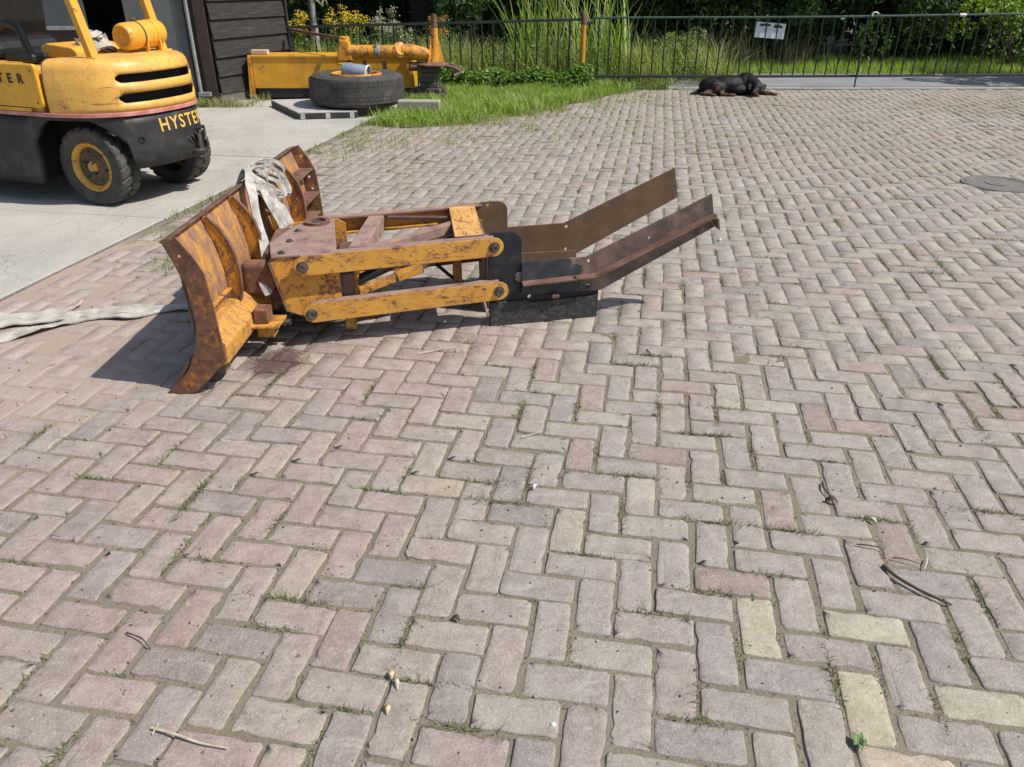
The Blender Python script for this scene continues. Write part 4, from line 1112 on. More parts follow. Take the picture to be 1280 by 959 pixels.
# panel fittings: latch, seam strip, rivets
b = MB(); b.box(FL, (0.455, -0.140, 0.922), (0.50, -0.133, 0.934)); b.build('latch', m_steel, fork, bevel=0.002)
for s_, z_ in ((0.13, 0.70), (0.13, 0.90)):
    bolt(FL(s_, -0.1325, z_), FT * -1, 0.005, 0.004, fork, 'panel_screw')
# seat
q = [(0.74, 0.93), (1.22, 0.93), (1.26, 1.0), (1.22, 1.075), (0.83, 1.06), (0.74, 1.02)]
b = MB(); b.prism([FL(s, 0.16, z) for s, z in q], [FL(s, 0.68, z) for s, z in q]); st_ = b.build('seat', m_vinyl, fork, bevel=0.03)
q = [(0.82, 1.02), (0.92, 1.05), (0.88, 1.45), (0.80, 1.50), (0.76, 1.44)]
b = MB(); b.prism([FL(s, 0.18, z) for s, z in q], [FL(s, 0.66, z) for s, z in q]); b.build('backrest', m_vinyl, fork, bevel=0.03)
b = MB(); b.tube(smoothpath([FL(0.34, 0.10, 0.92), FL(0.37, 0.09, 1.02), FL(0.42, 0.10, 1.13), FL(0.52, 0.10, 1.16), FL(0.62, 0.10, 1.12)], 5), 0.026, 10); b.build('seat_bracket', m_vinyl, fork, smooth=True)
b = MB(); b.box(FL, (0.26, 0.02, 0.925), (0.40, 0.16, 0.985)); b.build('seat_slide', m_vinyl, fork, bevel=0.02)
for k, s in enumerate((1.02, 1.10, 1.18)):
    b = MB(); b.tube([FL(s, 0.12, 0.92), FL(s + 0.04, 0.12, 1.22)], 0.009, 8); b.lathe(FL(s + 0.04, 0.12, 1.20), (0, 0, 1), [(0.02, 0), (0.022, 0.03), (0.0001, 0.045)], 12); b.build('lever', m_steel, fork, smooth=True)
# steering column and wheel, dash
b = MB(); b.tube([FL(1.35, 0.43, 0.92), FL(1.15, 0.43, 1.28)], 0.03, 10); sc_ = b.build('steering_column', m_chass, fork, smooth=True)
ax = (FL(1.15, 0.43, 1.28) - FL(1.35, 0.43, 0.92)).normalized(); a_ = ax.orthogonal().normalized(); c_ = ax.cross(a_)
b = MB(); b.tube([FL(1.15, 0.43, 1.29) + (a_ * math.cos(2 * math.pi * k / 28) + c_ * math.sin(2 * math.pi * k / 28)) * 0.18 for k in range(29)], 0.013, 8); b.build('steering_wheel', m_vinyl, sc_, smooth=True)
b = MB(); b.box(FL, (1.36, 0.05, 0.90), (1.46, 0.81, 1.20)); b.build('dash', m_forkside, fork, bevel=0.02)
# overhead guard
for t0 in (0.11, 0.79):
    b = MB(); dx = 0.0 if t0 < 0.5 else 0.06
    b.beam(FL(-0.185 + dx, t0, 0.945), FL(0.09 + dx, t0 + 0.02, 2.05), 0.050, 0.062, FT); b.build('guard_post', m_tank, fork, bevel=0.006)
    b = MB(); b.box(FL, (-0.235 + dx, t0 - 0.04, 0.952), (-0.13 + dx, t0 + 0.04, 0.972)); b.build('post_foot', m_fork, fork, bevel=0.003)
    b = MB(); b.beam(FL(1.40, t0, 0.95), FL(1.28, t0, 2.05), 0.05, 0.06, FT); b.build('guard_post', m_tank, fork, bevel=0.006)
    b = MB(); b.beam(FL(0.03, t0 + 0.02, 2.07), FL(1.32, t0, 2.07), 0.05, 0.05); b.build('guard_rail', m_tank, fork, bevel=0.006)
for k in range(7):
    s = 0.06 + 0.2 * k
    b = MB(); b.beam(FL(s, 0.11, 2.07), FL(s, 0.81, 2.07), 0.03, 0.03); b.build('guard_bar', m_tank, fork)
# yellow air cleaner lying across the hood
ca = FL(-0.135, 0.42, 1.070); axd = (FL(-0.115, 0.79, 1.085) - ca).normalized()
b = MB(); b.lathe(ca, axd, [(0.0001, 0.022), (0.043, 0.020), (0.050, 0.010), (0.055, 0.010), (0.062, 0.002), (0.074, 0.003), (0.085, 0.016), (0.089, 0.035), (0.089, 0.135), (0.086, 0.137), (0.086, 0.145), (0.089, 0.147), (0.089, 0.26), (0.085, 0.264), (0.085, 0.272), (0.089, 0.276), (0.089, 0.34), (0.08, 0.365), (0.0001, 0.372)], 48)
tk = b.build('air_cleaner', m_tank, fork, smooth=True)
for h in (0.135, 0.262):
    b = MB(); b.lathe(ca + axd * h, axd, [(0.0875, 0), (0.092, 0.001), (0.092, 0.014), (0.0875, 0.015)], 40, True); b.build('clamp_band', m_steel if h < .2 else m_tank, tk, smooth=True)
b = MB(); b.tube([ca + axd * 0.142 + Vector((0, 0, 0.085)) + FS * 0.03, ca + axd * 0.142 + Vector((0, 0, 0.108)) + FS * -0.01], 0.007, 8); b.tube([ca + axd * 0.125 + Vector((0, 0, 0.100)), ca + axd * 0.17 + Vector((0, 0, 0.100))], 0.006, 8); b.build('clamp_screw', m_steel, tk)
for h in (0.155, 0.285):
    c0 = ca + axd * h
    for xx in (-0.085, 0.062):
        b = MB(); b.box(lambda x, y, z: c0 + FS * x + axd * y + Vector((0, 0, z)), (xx, -0.006, -0.110), (xx + 0.022, 0.006, -0.045)); b.build('saddle_leg', m_tank, fork)

# wheels: lugged tyres with yellow rims
def fork_wheel(s, t, r, wdt, side, steer=0.0):
    ax = (FT * side + FS * steer).normalized()       # outwards
    c = FL(s, t, r)
    prof_ = [(r * 0.60, -wdt * 0.38), (r * 0.64, -wdt * 0.47), (r * 0.80, -wdt * 0.52), (r * 0.93, -wdt * 0.49), (r * 0.955, -wdt * 0.42), (r * 0.955, wdt * 0.42), (r * 0.93, wdt * 0.49), (r * 0.86, wdt * 0.515), (r * 0.845, wdt * 0.505), (r * 0.70, wdt * 0.51), (r * 0.64, wdt * 0.48), (r * 0.60, wdt * 0.38)]
    b = MB(); b.lathe(c, ax, prof_, 56, True)
    o = b.build('wheel', m_rubber, fork, smooth=True)
    a = Vector((0, 0, 1)); a = (a - ax * a.dot(ax)).normalized(); e = ax.cross(a)
    n = 20
    b = MB()
    for k in range(n):
        for sg in (-1, 1):
            th = 2 * math.pi * (k + (0.5 if sg > 0 else 0)) / n; dth = 2 * math.pi / n * 0.40
            def P_(ang, rr, h): return c + (a * math.cos(ang) + e * math.sin(ang)) * rr + ax * h
            skew = 0.10
            q = lambda rr, sh: [P_(th - dth * sh, rr, sg * wdt * 0.515), P_(th + dth * sh, rr, sg * wdt * 0.515), P_(th + dth * sh + skew, rr, sg * wdt * 0.22), P_(th + dth * 0.7 * sh + skew * 1.6, rr, sg * wdt * 0.03), P_(th - dth * 0.7 * sh + skew * 1.6, rr, sg * wdt * 0.03), P_(th - dth * sh + skew, rr, sg * wdt * 0.22)]
            lo_ = q(r * 0.93, 1.05); hi_ = q(r * 1.0, 0.85)
            hi_[0] = P_(th - dth * 0.8, r * 0.985, sg * wdt * 0.47); hi_[1] = P_(th + dth * 0.8, r * 0.985, sg * wdt * 0.47)
            b.prism(lo_, hi_)
    b.build('tread', m_rubber, o)['kind'] = 'stuff'
    b = MB(); b.lathe(c, ax, [(r * 0.615, wdt * 0.30), (r * 0.625, wdt * 0.46), (r * 0.60, wdt * 0.50), (r * 0.565, wdt * 0.50), (r * 0.545, wdt * 0.46), (r * 0.50, wdt * 0.40), (r * 0.485, wdt * 0.28)], 40, True); b.build('rim', m_rim, o, smooth=True)
    b = MB(); b.lathe(c, ax, [(r * 0.49, wdt * 0.24), (r * 0.48, wdt * 0.285), (r * 0.30, wdt * 0.30), (r * 0.27, wdt * 0.34), (r * 0.19, wdt * 0.35), (0.0001, wdt * 0.35)], 36); b.build('wheel_disc', m_rimdark, o, smooth=True)
    b = MB(); b.lathe(c, ax, [(r * 0.155, wdt * 0.33), (r * 0.145, wdt * 0.43), (r * 0.11, wdt * 0.46), (0.0001, wdt * 0.47)], 22); b.build('hub_cap', m_rim, o, smooth=True)
    for k in range(6):
        ang = 2 * math.pi * k / 6 + 0.3
        p = c + (a * math.cos(ang) + e * math.sin(ang)) * r * 0.37 + ax * wdt * 0.29
        bolt(p, ax, 0.009, 0.016, o, 'wheel_nut')
    return o
fork_wheel(-0.045, 0.085, 0.270, 0.185, -1, -0.05)
fork_wheel(-0.045, 0.800, 0.270, 0.185, 1, 0.05)
for t, sd_ in ((0.02, -1), (0.84, 1)): fork_wheel(1.45, t, 0.33, 0.22, sd_)
# tow hitch at the rear
def RL(x, y, z):      # frame standing on the middle of the rear
    return FL(-0.428 - x, 0.60 + y, z - 0.045)
b = MB(); b.box(RL, (0.0, -0.12, 0.345), (0.035, 0.12, 0.36)); b.box(RL, (0.0, -0.12, 0.50), (0.02, 0.12, 0.512)); b.box(RL, (0.0, -0.12, 0.36), (0.022, -0.108, 0.50)); b.box(RL, (0.0, 0.108, 0.36), (0.022, 0.12, 0.50)); b.build('hitch_frame', m_chass, fork)
b = MB(); b.lathe(RL(0.035, 0, 0.33), (0, 0, 1), [(0.055, 0), (0.064, 0.01), (0.064, 0.03), (0.055, 0.04)], 24); hk = b.build('hitch_jaw', m_chass, fork, smooth=True)
b = MB(); b.tube([RL(0.06, 0, 0.32), RL(0.06, 0, 0.47)], 0.016, 10); b.tube(smoothpath([RL(0.06, 0, 0.47), RL(0.075, 0.03, 0.50), RL(0.06, 0.06, 0.47), RL(0.07, 0.05, 0.42)], 4), 0.008, 8); b.build('hitch_pin', m_steel, hk, smooth=True)
b = MB()
for k in range(4): b.tube(smoothpath([RL(0.0, -0.09 + 0.045 * k, 0.48), RL(0.035, -0.07 + 0.04 * k, 0.44 + 0.01 * k), RL(0.015, -0.03 + 0.03 * k, 0.39)], 4), 0.009, 8)
b.build('hitch_linkage', m_chass, fork, smooth=True)
b = MB(); p = FL(*at_len(len_of(-0.40), -0.012), 0.455); n_ = (p - FL(0, 0.43, 0.455)).normalized()
b.lathe(p - n_ * 0.03, n_, [(0.022, 0), (0.022, 0.032), (0.016, 0.032), (0.016, 0.004), (0.0001, 0.004)], 18); b.build('socket', m_dark, fork, smooth=True)

# lettering wrapped on the paint
def lettering(txt, size, place, name, mat, parent, spacing=1.0, bold=0.02):
    cu = bpy.data.curves.new('txt', 'FONT'); cu.body = txt; cu.size = size; cu.space_character = spacing; cu.extrude = 0.0012; cu.offset = bold * size; cu.resolution_u = 3
    to = bpy.data.objects.new('txt', cu); C.objects.link(to); bpy.context.view_layer.update()
    me = bpy.data.meshes.new_from_object(to.evaluated_get(bpy.context.evaluated_depsgraph_get()))
    bpy.data.objects.remove(to)
    bm = bmesh.new(); bm.from_mesh(me); bmesh.ops.subdivide_edges(bm, edges=[e for e in bm.edges if e.calc_length() > size * 0.3], cuts=2); bmesh.ops.triangulate(bm, faces=bm.faces)
    inv = ROOT[parent.name]
    for v in bm.verts: v.co = inv @ place(v.co.x, v.co.y, v.co.z)
    bmesh.ops.recalc_face_normals(bm, faces=bm.faces)
    bm.to_mesh(me); bm.free(); me.materials.clear(); me.materials.append(mat)
    o = bpy.data.objects.new(name, me); C.objects.link(o); o.parent = parent
    return o
Lh = len_of(-0.42)
def on_rear(x, y, z):
    bl = 0.030 * math.sin(math.pi * max(0, (0.60 - (0.500 + y)) / 0.34) * 0.5)
    q = at_len(L_h0 + x, 0.012 - bl - 0.0035 - z)
    return FL(q[0], q[1], 0.488 + y)
L_h0 = None
for i in range(len(perim)):
    if perim[i][1] >= 0.29 and perim[i][0] < 0: L_h0 = PL_[i]; break
lettering('HYSTER', 0.122, on_rear, 'rear_lettering', m_lettery, fork, 1.18, 0.014)
for ch_, s0 in zip('HYSTER', (0.70, 0.60, 0.51, 0.432, 0.342, 0.252)):
    def on_side(x, y, z, s0=s0): return FL(s0 + 0.008 - x, -0.1345 - z, 0.820 + y)
    lettering(ch_, 0.082, on_side, 'letter', m_letterd, fork, 1.0, 0.03)

# folded webbing lying on the hood
st = []
rk = random.Random(11)
for i in range(9):
    e = lambda k=1.0: rk.uniform(-0.02, 0.02) * k
    z0 = 0.985 + 0.012 * i
    c0 = (0.12, 0.42); rr = 0.10 - 0.004 * i
    pts = []
    for k in range(9):
        a = 2 * math.pi * k / 8 * (0.8) + 0.4 * i
        s = c0[0] + math.cos(a) * rr * 0.95 + e(); t = c0[1] + math.sin(a) * rr * 1.1 + e(); z = z0 + 0.02 * math.sin(a * 2 + i) + e(.4)
        p = FL(s, t, z); pts.append((p.x, p.y, p.z, tuple((FS * rk.uniform(.2, .8) + FT * rk.uniform(-.5, .5) + Vector((0, 0, rk.uniform(0.3, 1)))).normalized() * 0.022)))
    st.append(pts)
strap('folded_sling', st, 0.05, 0, 'bundle of folded beige webbing lying on the forklift hood', 'sling', m_sling2, wob=0.01)

# ------------------------------------------------------------------ barn corner behind the forklift
barn = thing('barn', (-3.72, 10.4, 0), 0, 'dark weatherboarded barn with a grey door standing behind the forklift', 'barn')
A0 = Vector((-3.70, 10.36, 0)); A1 = Vector((-3.13, 11.62, 0)); AD = (A1 - A0).normalized(); AL = (A1 - A0).length; ANm = Vector((AD.y, -AD.x, 0))
def WB(s, d, z): return A0 + AD * s + ANm * d + Vector((0, 0, z))
b = MB(); b.box(WB, (0.0, -0.12, 0.0), (AL, -0.03, 2.7)); b.build('wall', m_dark, barn)
rs = random.Random(8)
z = 0.115
while z < 2.6:      # lapped boards, the lower edge of each stands proud
    dz = rs.uniform(-0.008, 0.008); j = rs.uniform(-0.006, 0.006)
    b = MB(); lo_ = [WB(-0.01, 0.018, z + j), WB(-0.01, 0.044, z + j), WB(-0.01, 0.012, z + 0.245), WB(-0.01, -0.006, z + 0.245)]
    hi_ = [WB(AL + 0.005, 0.018, z + j + dz), WB(AL + 0.005, 0.044 + rs.uniform(-.006, .012), z + j + dz), WB(AL + 0.005, 0.012, z + 0.245), WB(AL + 0.005, -0.006, z + 0.245)]
    b.prism(lo_, hi_); b.build('board', m_wood, barn, bevel=0.002)
    z += 0.2135
b = MB(); b.box(WB, (-0.02, -0.10, -0.05), (AL + 0.02, 0.03, 0.13)); b.build('plinth', m_stone, barn, bevel=0.01)
b = MB(); b.box(WB, (AL, -0.12, 0.0), (AL + 0.035, 0.065, 2.6)); b.build('corner_board', m_wood, barn, bevel=0.003)
# second gable of the barn: doorway side facing the yard
FY = 10.42
def fb(name, mat, x0, x1, z0, z1, y0=FY, y1=FY + 0.05, par=barn, bev=0.004):
    b = MB(); b.box(WD, (x0, y0, z0), (x1, y1, z1)); return b.build(name, mat, par, bevel=bev)
fb('corner_post', m_brownw, -3.86, -3.725, 0, 2.7, FY - 0.10, FY + 0.02)
fb('frame_post', m_brownw, -3.985, -3.87, 0, 2.7, FY - 0.06, FY + 0.04)
b = MB(); b.tube([(-3.925, FY - 0.12, 0.12), (-3.925, FY - 0.12, 2.6)], 0.022, 12); b.build('drain_pipe', m_trim, barn, smooth=True)
fb('pipe_foot', m_trim, -3.95, -3.80, 0.10, 0.15, FY - 0.16, FY - 0.10)
d_ = fb('sliding_door', m_doorg, -4.70, -4.06, 0.04, 2.5, FY - 0.09, FY - 0.03)
fb('door_stile', m_panel, -4.06, -3.992, 0.04, 2.5, FY - 0.10, FY - 0.04, d_)
for zz in (0.35, 0.9, 1.5):
    bolt((-4.025, FY - 0.10, zz), (0, -1, 0), 0.010, 0.01, d_)
fb('inner_wall', m_dark, -7.6, -4.2, 0, 2.7, FY + 1.6, FY + 1.65)
fb('inner_wall', m_dark, -7.65, -7.6, 0, 2.7, FY, FY + 1.6)
fb('inner_wall', m_dark, -4.25, -4.2, 0, 2.7, FY + .06, FY + 1.6)
fb('roof_slab', m_brownw, -9.0, -3.0, 2.70, 2.80, FY - 0.3, 13.0)
fb('facade', m_brownw, -9.0, -5.95, 0, 2.7, FY, FY + 0.05)
pn = fb('grey_panel', m_panel, -5.93, -5.30, 0.90, 2.4, FY - 0.02, FY + 0.02)
fb('panel_rail', m_trim, -5.95, -5.28, 0.855, 0.90, FY - 0.05, FY + 0.0, pn)
fb('panel_stile', m_trim, -5.985, -5.935, 0.93, 1.10, FY - 0.06, FY - 0.02, pn)
fb('panel_stile', m_panel, -5.28, -5.22, 0.80, 2.4, FY - 0.04, FY + 0.02, pn)
fb('lower_panel', m_brownw, -5.93, -5.22, 0.0, 0.85, FY, FY + 0.04)

# ------------------------------------------------------------------ iron fence, gate and post
FNY = 11.95
rs = random.Random(21)
fen = thing('iron_fence', (-1.1, FNY - 0.15, 0), 0, 'dark iron bar fence running left from the rusty yellow post', 'fence')
def fy(x): return FNY - 0.05 + 0.02 * x
def fz(x): return 0.905 + 0.020 * (x - 1.0)
def yx(x): return 11.95 + 0.085 * (x - 1.0)
b = MB(); b.beam((-3.25, yx(-3.25), fz(-3.25)), (0.98, yx(.98), fz(.98)), 0.03, 0.034); b.build('top_rail', m_iron, fen, bevel=0.003)
b = MB(); b.beam((-3.25, yx(-3.25), 0.10), (0.98, yx(.98), 0.10), 0.03, 0.03); b.build('bottom_rail', m_iron, fen)
x = -3.18
barme = None
def bar(x, y, z0, z1, par, mat, r=0.0095, lean=0.0):
    b = MB(); b.tube([(x, y, z0), (x + lean, y, z1)], r, 6); return b.build('bar', mat, par, smooth=True)
while x < 0.9:
    bar(x, yx(x), 0.03, fz(x), fen, m_iron, 0.0105 if rs.random() < 0.85 else 0.014, rs.uniform(-0.006, 0.006)); x += 0.1535
b = MB(); b.beam((-3.02, 11.5, 0.80), (-2.12, 10.50, 0.755), 0.036, 0.034); o = b.build('scrap_rod', m_rust, bevel=0.003)
tag(o, 'brown iron rod leaning from the barn corner down to the orange axle', 'rod')
pst = thing('gate_post', (1.0, FNY, 0), 0, 'rusty yellow steel gate post between the fence and the gate', 'post')
b = MB(); b.tube([(1.005, FNY, -0.05), (1.015, FNY, 0.885)], 0.036, 18); b.build('shaft', m_post, pst, smooth=True)
b = MB(); b.lathe((1.015, FNY, 0.845), (0, 0, 1), [(0.042, 0), (0.043, 0.105), (0.036, 0.115), (0.036, 0.135), (0.030, 0.14), (0.0001, 0.14)], 18); b.build('cap', m_rust, pst, smooth=True)
b = MB(); b.box(WD, (1.03, FNY - 0.02, 0.84), (1.14, FNY + 0.02, 0.875)); b.build('hinge', m_iron, pst, bevel=0.003)
gate = thing('field_gate', (1.12, FNY, 0), 0, 'long low dark green iron bar gate across the yard entrance', 'gate')
GX0, GX1 = 1.13, 7.95
def gt(x): return 0.918 + 0.0085 * (x - 1.1) + 0.006 * math.sin(x * 1.1)
def gb(x): return 0.158 + 0.0040 * (x - 1.1) - 0.010 * math.sin((x - 1.1) * 0.5)
b = MB(); b.tube([(GX0 + (GX1 - GX0) * k / 14, FNY, gt(GX0 + (GX1 - GX0) * k / 14)) for k in range(15)], 0.0145, 8); b.build('top_rail', m_irong, gate, smooth=True)
b = MB(); b.tube([(GX0 + (GX1 - GX0) * k / 14, FNY, gb(GX0 + (GX1 - GX0) * k / 14)) for k in range(15)], 0.019, 8); b.build('bottom_rail', m_iron, gate, smooth=True)
x = GX0 + 0.10
while x < GX1: bar(x, FNY, gb(x), gt(x), gate, m_iron, 0.0095, rs.uniform(-0.006, 0.006)); x += 0.1575
b = MB(); b.box(WD, (GX0 - 0.09, FNY - 0.03, gb(GX0) - 0.02), (GX0 + 0.02, FNY + 0.03, gb(GX0) + 0.02)); b.build('hinge_lug', m_steel, gate, bevel=0.004)
b = MB(); b.tube([(4.985, FNY - 0.03, 0.012), (4.99, FNY - 0.03, 0.93)], 0.012, 8); db = b.build('drop_bolt', m_iron, gate, smooth=True)
b = MB(); b.tube(smoothpath([(5.05, FNY - 0.03, gt(5) - 0.0), (5.04, FNY - 0.03, gt(5) + 0.035), (5.09, FNY - 0.03, gt(5) + 0.052), (5.13, FNY - 0.03, gt(5) + 0.030)], 5), 0.009, 8); b.build('latch_hook', m_white, gate, smooth=True)
b = MB(); b.tube([(6.28, FNY, gt(6.3) - 0.002), (6.37, FNY, gt(6.3) - 0.002)], 0.021, 8); b.build('rail_tape', m_white, gate, smooth=True)
b = MB(); b.tube([(6.12, FNY, gb(6.2)), (6.24, FNY, gb(6.2))], 0.023, 8); b.build('rail_tape', m_steel, gate, smooth=True)
# sign wired behind the bars
sg = thing('warning_sign', (3.66, FNY + 0.03, 0.76), 0, 'small white sign with dark animal shapes wired to the gate above the dog', 'sign')
def SG(x, z, y=0.028): c, s_ = math.cos(R(-4)), math.sin(R(-4)); return Vector((3.66 + x * c - z * s_, FNY + y, 0.762 + x * s_ + z * c))
b = MB(); b.prism([SG(-0.21, -0.10, .034), SG(0.21, -0.10, .034), SG(0.21, 0.10, .034), SG(-0.21, 0.10, .034)], [SG(-0.21, -0.10, .026), SG(0.21, -0.10, .026), SG(0.21, 0.10, .026), SG(-0.21, 0.10, .026)])
m_sign = simple('sign_face', [(0.3, (0.50, 0.55, 0.60)), (0.7, (0.66, 0.70, 0.74))], 5, 4, 0.35, bmp=0)
b.build('sign_board', m_sign, sg)
def blob(pts, nm):
    b = MB(); b.prism([SG(x, z, .0255) for x, z in pts], [SG(x, z, .0235) for x, z in pts]); b.build(nm, m_iron, sg)
blob([(-0.17, 0.055), (-0.15, 0.080), (-0.03, 0.085), (0.005, 0.070), (-0.02, 0.052), (-0.08, 0.058), (-0.14, 0.045)], 'dark_shape')
blob([(0.035, 0.045), (0.05, 0.078), (0.13, 0.080), (0.17, 0.060), (0.16, 0.035), (0.11, 0.045), (0.07, 0.038)], 'dark_shape')

# ------------------------------------------------------------------ scrap corner: steel box, axle on blocks, tyre on pallet
sbx = thing('steel_box', (-2.4, 10.9, 0), R(1), 'long yellow steel box section with a black lower edge behind the big tyre', 'steel box')
b = MB(); b.box(WD, (-3.36, 10.70, 0.145), (-1.28, 11.15, 0.535)); b.build('shell', m_box, sbx, bevel=0.008)
b = MB(); b.box(WD, (-3.37, 10.685, 0.515), (-1.27, 11.16, 0.545)); b.build('top_lip', m_box, sbx, bevel=0.006)
b = MB(); b.box(WD, (-3.33, 10.715, 0.03), (-1.30, 11.12, 0.144)); b.build('black_base', m_black, sbx)
b = MB(); b.prism([(-3.44, 10.68, 0.04), (-3.365, 10.68, 0.04), (-3.365, 10.68, 0.52), (-3.40, 10.68, 0.545)], [(-3.44, 11.14, 0.04), (-3.365, 11.14, 0.04), (-3.365, 11.14, 0.52), (-3.40, 11.14, 0.545)]); b.build('end_cap', m_axle, sbx, bevel=0.004)
o = MB(); o.box(lambda x, y, z: Vector((-3.26 + x, 10.80 + y - x * 0.1, 0.548 + z)), (-0.11, -0.05, 0), (0.11, 0.05, 0.055))
tag(o.build('brick_block', m_brickpale, bevel=0.008), 'pale brick lying on the left end of the yellow steel box', 'brick')

axl = thing('salvaged_axle', (-1.1, 10.6, 0.4), 0, 'rusty orange machine axle with an upright pin resting on stacked timber', 'machine axle')
b = MB(); b.tube([(-2.05, 10.42, 0.615), (-1.38, 10.50, 0.61)], 0.072, 20); b.build('axle_tube', m_axle, axl, smooth=True)
b = MB(); b.tube([(-1.385, 10.50, 0.61), (-1.28, 10.51, 0.60), (-1.05, 10.54, 0.565)], [0.085, 0.095, 0.075], 16); b.build('axle_taper', m_axle, axl, smooth=True)
b = MB(); b.lathe((-1.40, 10.46, 0.625), (0.35, -0.8, 0.35), [(0.085, -0.02), (0.095, -0.01), (0.095, 0.012), (0.07, 0.02), (0.068, 0.035), (0.0001, 0.036)], 22); hb = b.build('hub_flange', m_axle, axl, smooth=True)
for k in range(6):
    a = k * math.pi / 3; ax = Vector((0.35, -0.8, 0.35)).normalized(); u_ = ax.orthogonal().normalized(); v_ = ax.cross(u_)
    bolt(Vector((-1.40, 10.46, 0.625)) + ax * 0.013 + (u_ * math.cos(a) + v_ * math.sin(a)) * 0.082, ax, 0.007, 0.012, hb)
b = MB(); b.lathe((-1.72, 10.455, 0.612), (1, 0.12, 0), [(0.073, 0), (0.080, 0.005), (0.080, 0.055), (0.073, 0.06)], 22); b.build('clamp_band', m_trim, axl, smooth=True)
b = MB(); b.tube([(-1.69, 10.40, 0.67), (-1.68, 10.40, 0.72)], 0.014, 8); b.build('clamp_bolt', m_trim, axl, smooth=True)
b = MB(); b.prism([(-2.19, 10.36, 0.50), (-1.99, 10.36, 0.50), (-2.02, 10.36, 0.74), (-2.14, 10.36, 0.76), (-2.17, 10.36, 0.62)], [(-2.19, 10.50, 0.50), (-1.99, 10.50, 0.50), (-2.02, 10.50, 0.74), (-2.14, 10.50, 0.76), (-2.17, 10.50, 0.62)]); b.build('knuckle', m_axle, axl, bevel=0.02)
b = MB(); b.lathe((-2.08, 10.43, 0.735), (0, 0, 1), [(0.060, 0), (0.066, 0.006), (0.066, 0.040), (0.055, 0.050), (0.0001, 0.05)], 20); b.build('knuckle_cap', m_axle, axl, smooth=True)
b = MB(); b.lathe((-2.10, 10.43, 0.46), (0, 0, 1), [(0.10, 0), (0.115, 0.012), (0.10, 0.03), (0.0001, 0.031)], 22); b.build('knuckle_foot', m_axle, axl, smooth=True)
for xx in (-1.86, -1.62):
    b = MB(); b.beam((xx, 10.46, 0.50), (xx + 0.02, 10.47, 0.34), 0.05, 0.04, (0, 1, 0)); b.build('bracket', m_rust, axl, bevel=0.004)
b = MB(); b.lathe((-1.01, 10.56, 0.435), (0, 0, 1), [(0.19, 0), (0.205, 0.008), (0.205, 0.022), (0.19, 0.03), (0.10, 0.045), (0.0001, 0.046)], 30); b.build('swivel_plate', m_rust, axl, smooth=True)
b = MB(); b.tube([(-1.005, 10.56, 0.46), (-0.985, 10.56, 0.56), (-0.975, 10.56, 0.70), (-0.972, 10.56, 0.87)], [0.080, 0.060, 0.050, 0.046], 18); b.build('pivot_cone', m_axle, axl, smooth=True)
b = MB(); b.tube([(-0.972, 10.56, 0.86), (-0.970, 10.56, 1.03)], 0.035, 14); b.build('pivot_pin', m_rust, axl, smooth=True)
for a in (0.4, 2.2, 4.0):
    b = MB(); p = Vector((-0.985, 10.56, 0)); d = Vector((math.cos(a), math.sin(a), 0)); q = d.cross(Vector((0, 0, 1))) * 0.008
    b.prism([p + d * 0.05 + q + Vector((0, 0, 0.47)), p + d * 0.13 + q + Vector((0, 0, 0.47)), p + d * 0.05 + q + Vector((0, 0, 0.80))], [p + d * 0.05 - q + Vector((0, 0, 0.47)), p + d * 0.13 - q + Vector((0, 0, 0.47)), p + d * 0.05 - q + Vector((0, 0, 0.80))]); b.build('stiffener', m_axle, axl)
b = MB(); b.tube([(-1.30, 10.50, 0.43), (-1.16, 10.54, 0.43)], 0.055, 12); b.build('stub', m_rust, axl, smooth=True)
b = MB(); b.tube(smoothpath([(-0.84, 10.50, 0.44), (-0.72, 10.50, 0.41), (-0.66, 10.52, 0.36), (-0.74, 10.48, 0.32)], 5), 0.022, 8); b.tube(smoothpath([(-0.86, 10.6, 0.455), (-0.74, 10.56, 0.44), (-0.62, 10.56, 0.38)], 5), 0.014, 8); b.build('hose', m_rust, axl, smooth=True)

rs = random.Random(31)
z = 0.12; k = 0
lab = {}
grp = 'timber blocks stacked under the axle'
for k, (w_, d2, h) in enumerate([(0.36, 0.30, 0.055), (0.24, 0.26, 0.06), (0.22, 0.22, 0.065), (0.19, 0.24, 0.055), (0.24, 0.20, 0.065)]):
    b = MB(); an = rs.uniform(-.2, .2); c_, s_ = math.cos(an), math.sin(an); ox = rs.uniform(-.02, .02)
    b.box(lambda x, y, zz: Vector((-1.06 + ox + x * c_ - y * s_, 10.6 + x * s_ + y * c_, z + zz)), (-w_ / 2, -d2 / 2, 0), (w_ / 2, d2 / 2, h - 0.003))
    tag(b.build('timber_block', m_stack, bevel=0.008), ['flat timber block at the bottom of the stack under the axle', 'second timber block from the bottom of the stack under the axle', 'middle timber block of the stack under the axle', 'second timber block from the top of the stack under the axle', 'topmost timber block directly beneath the axle plate'][k], 'timber block', grp)
    z += h
b = MB(); b.box(WD, (-1.30, 10.42, 0.0), (-0.86, 10.80, 0.118)); tag(b.build('timber_sleeper', m_stack, bevel=0.01), 'thick old timber sleeper in the grass carrying the block stack', 'timber sleeper')
b = MB(); b.box(lambda x, y, z: Vector((-1.07 + x, 9.32 + y - 0.05 * x, z)), (-0.24, -0.08, -0.02), (0.24, 0.09, 0.185)); tag(b.build('concrete_block', m_block, bevel=0.012), 'grey concrete block standing in the grass beside the big tyre', 'concrete block')

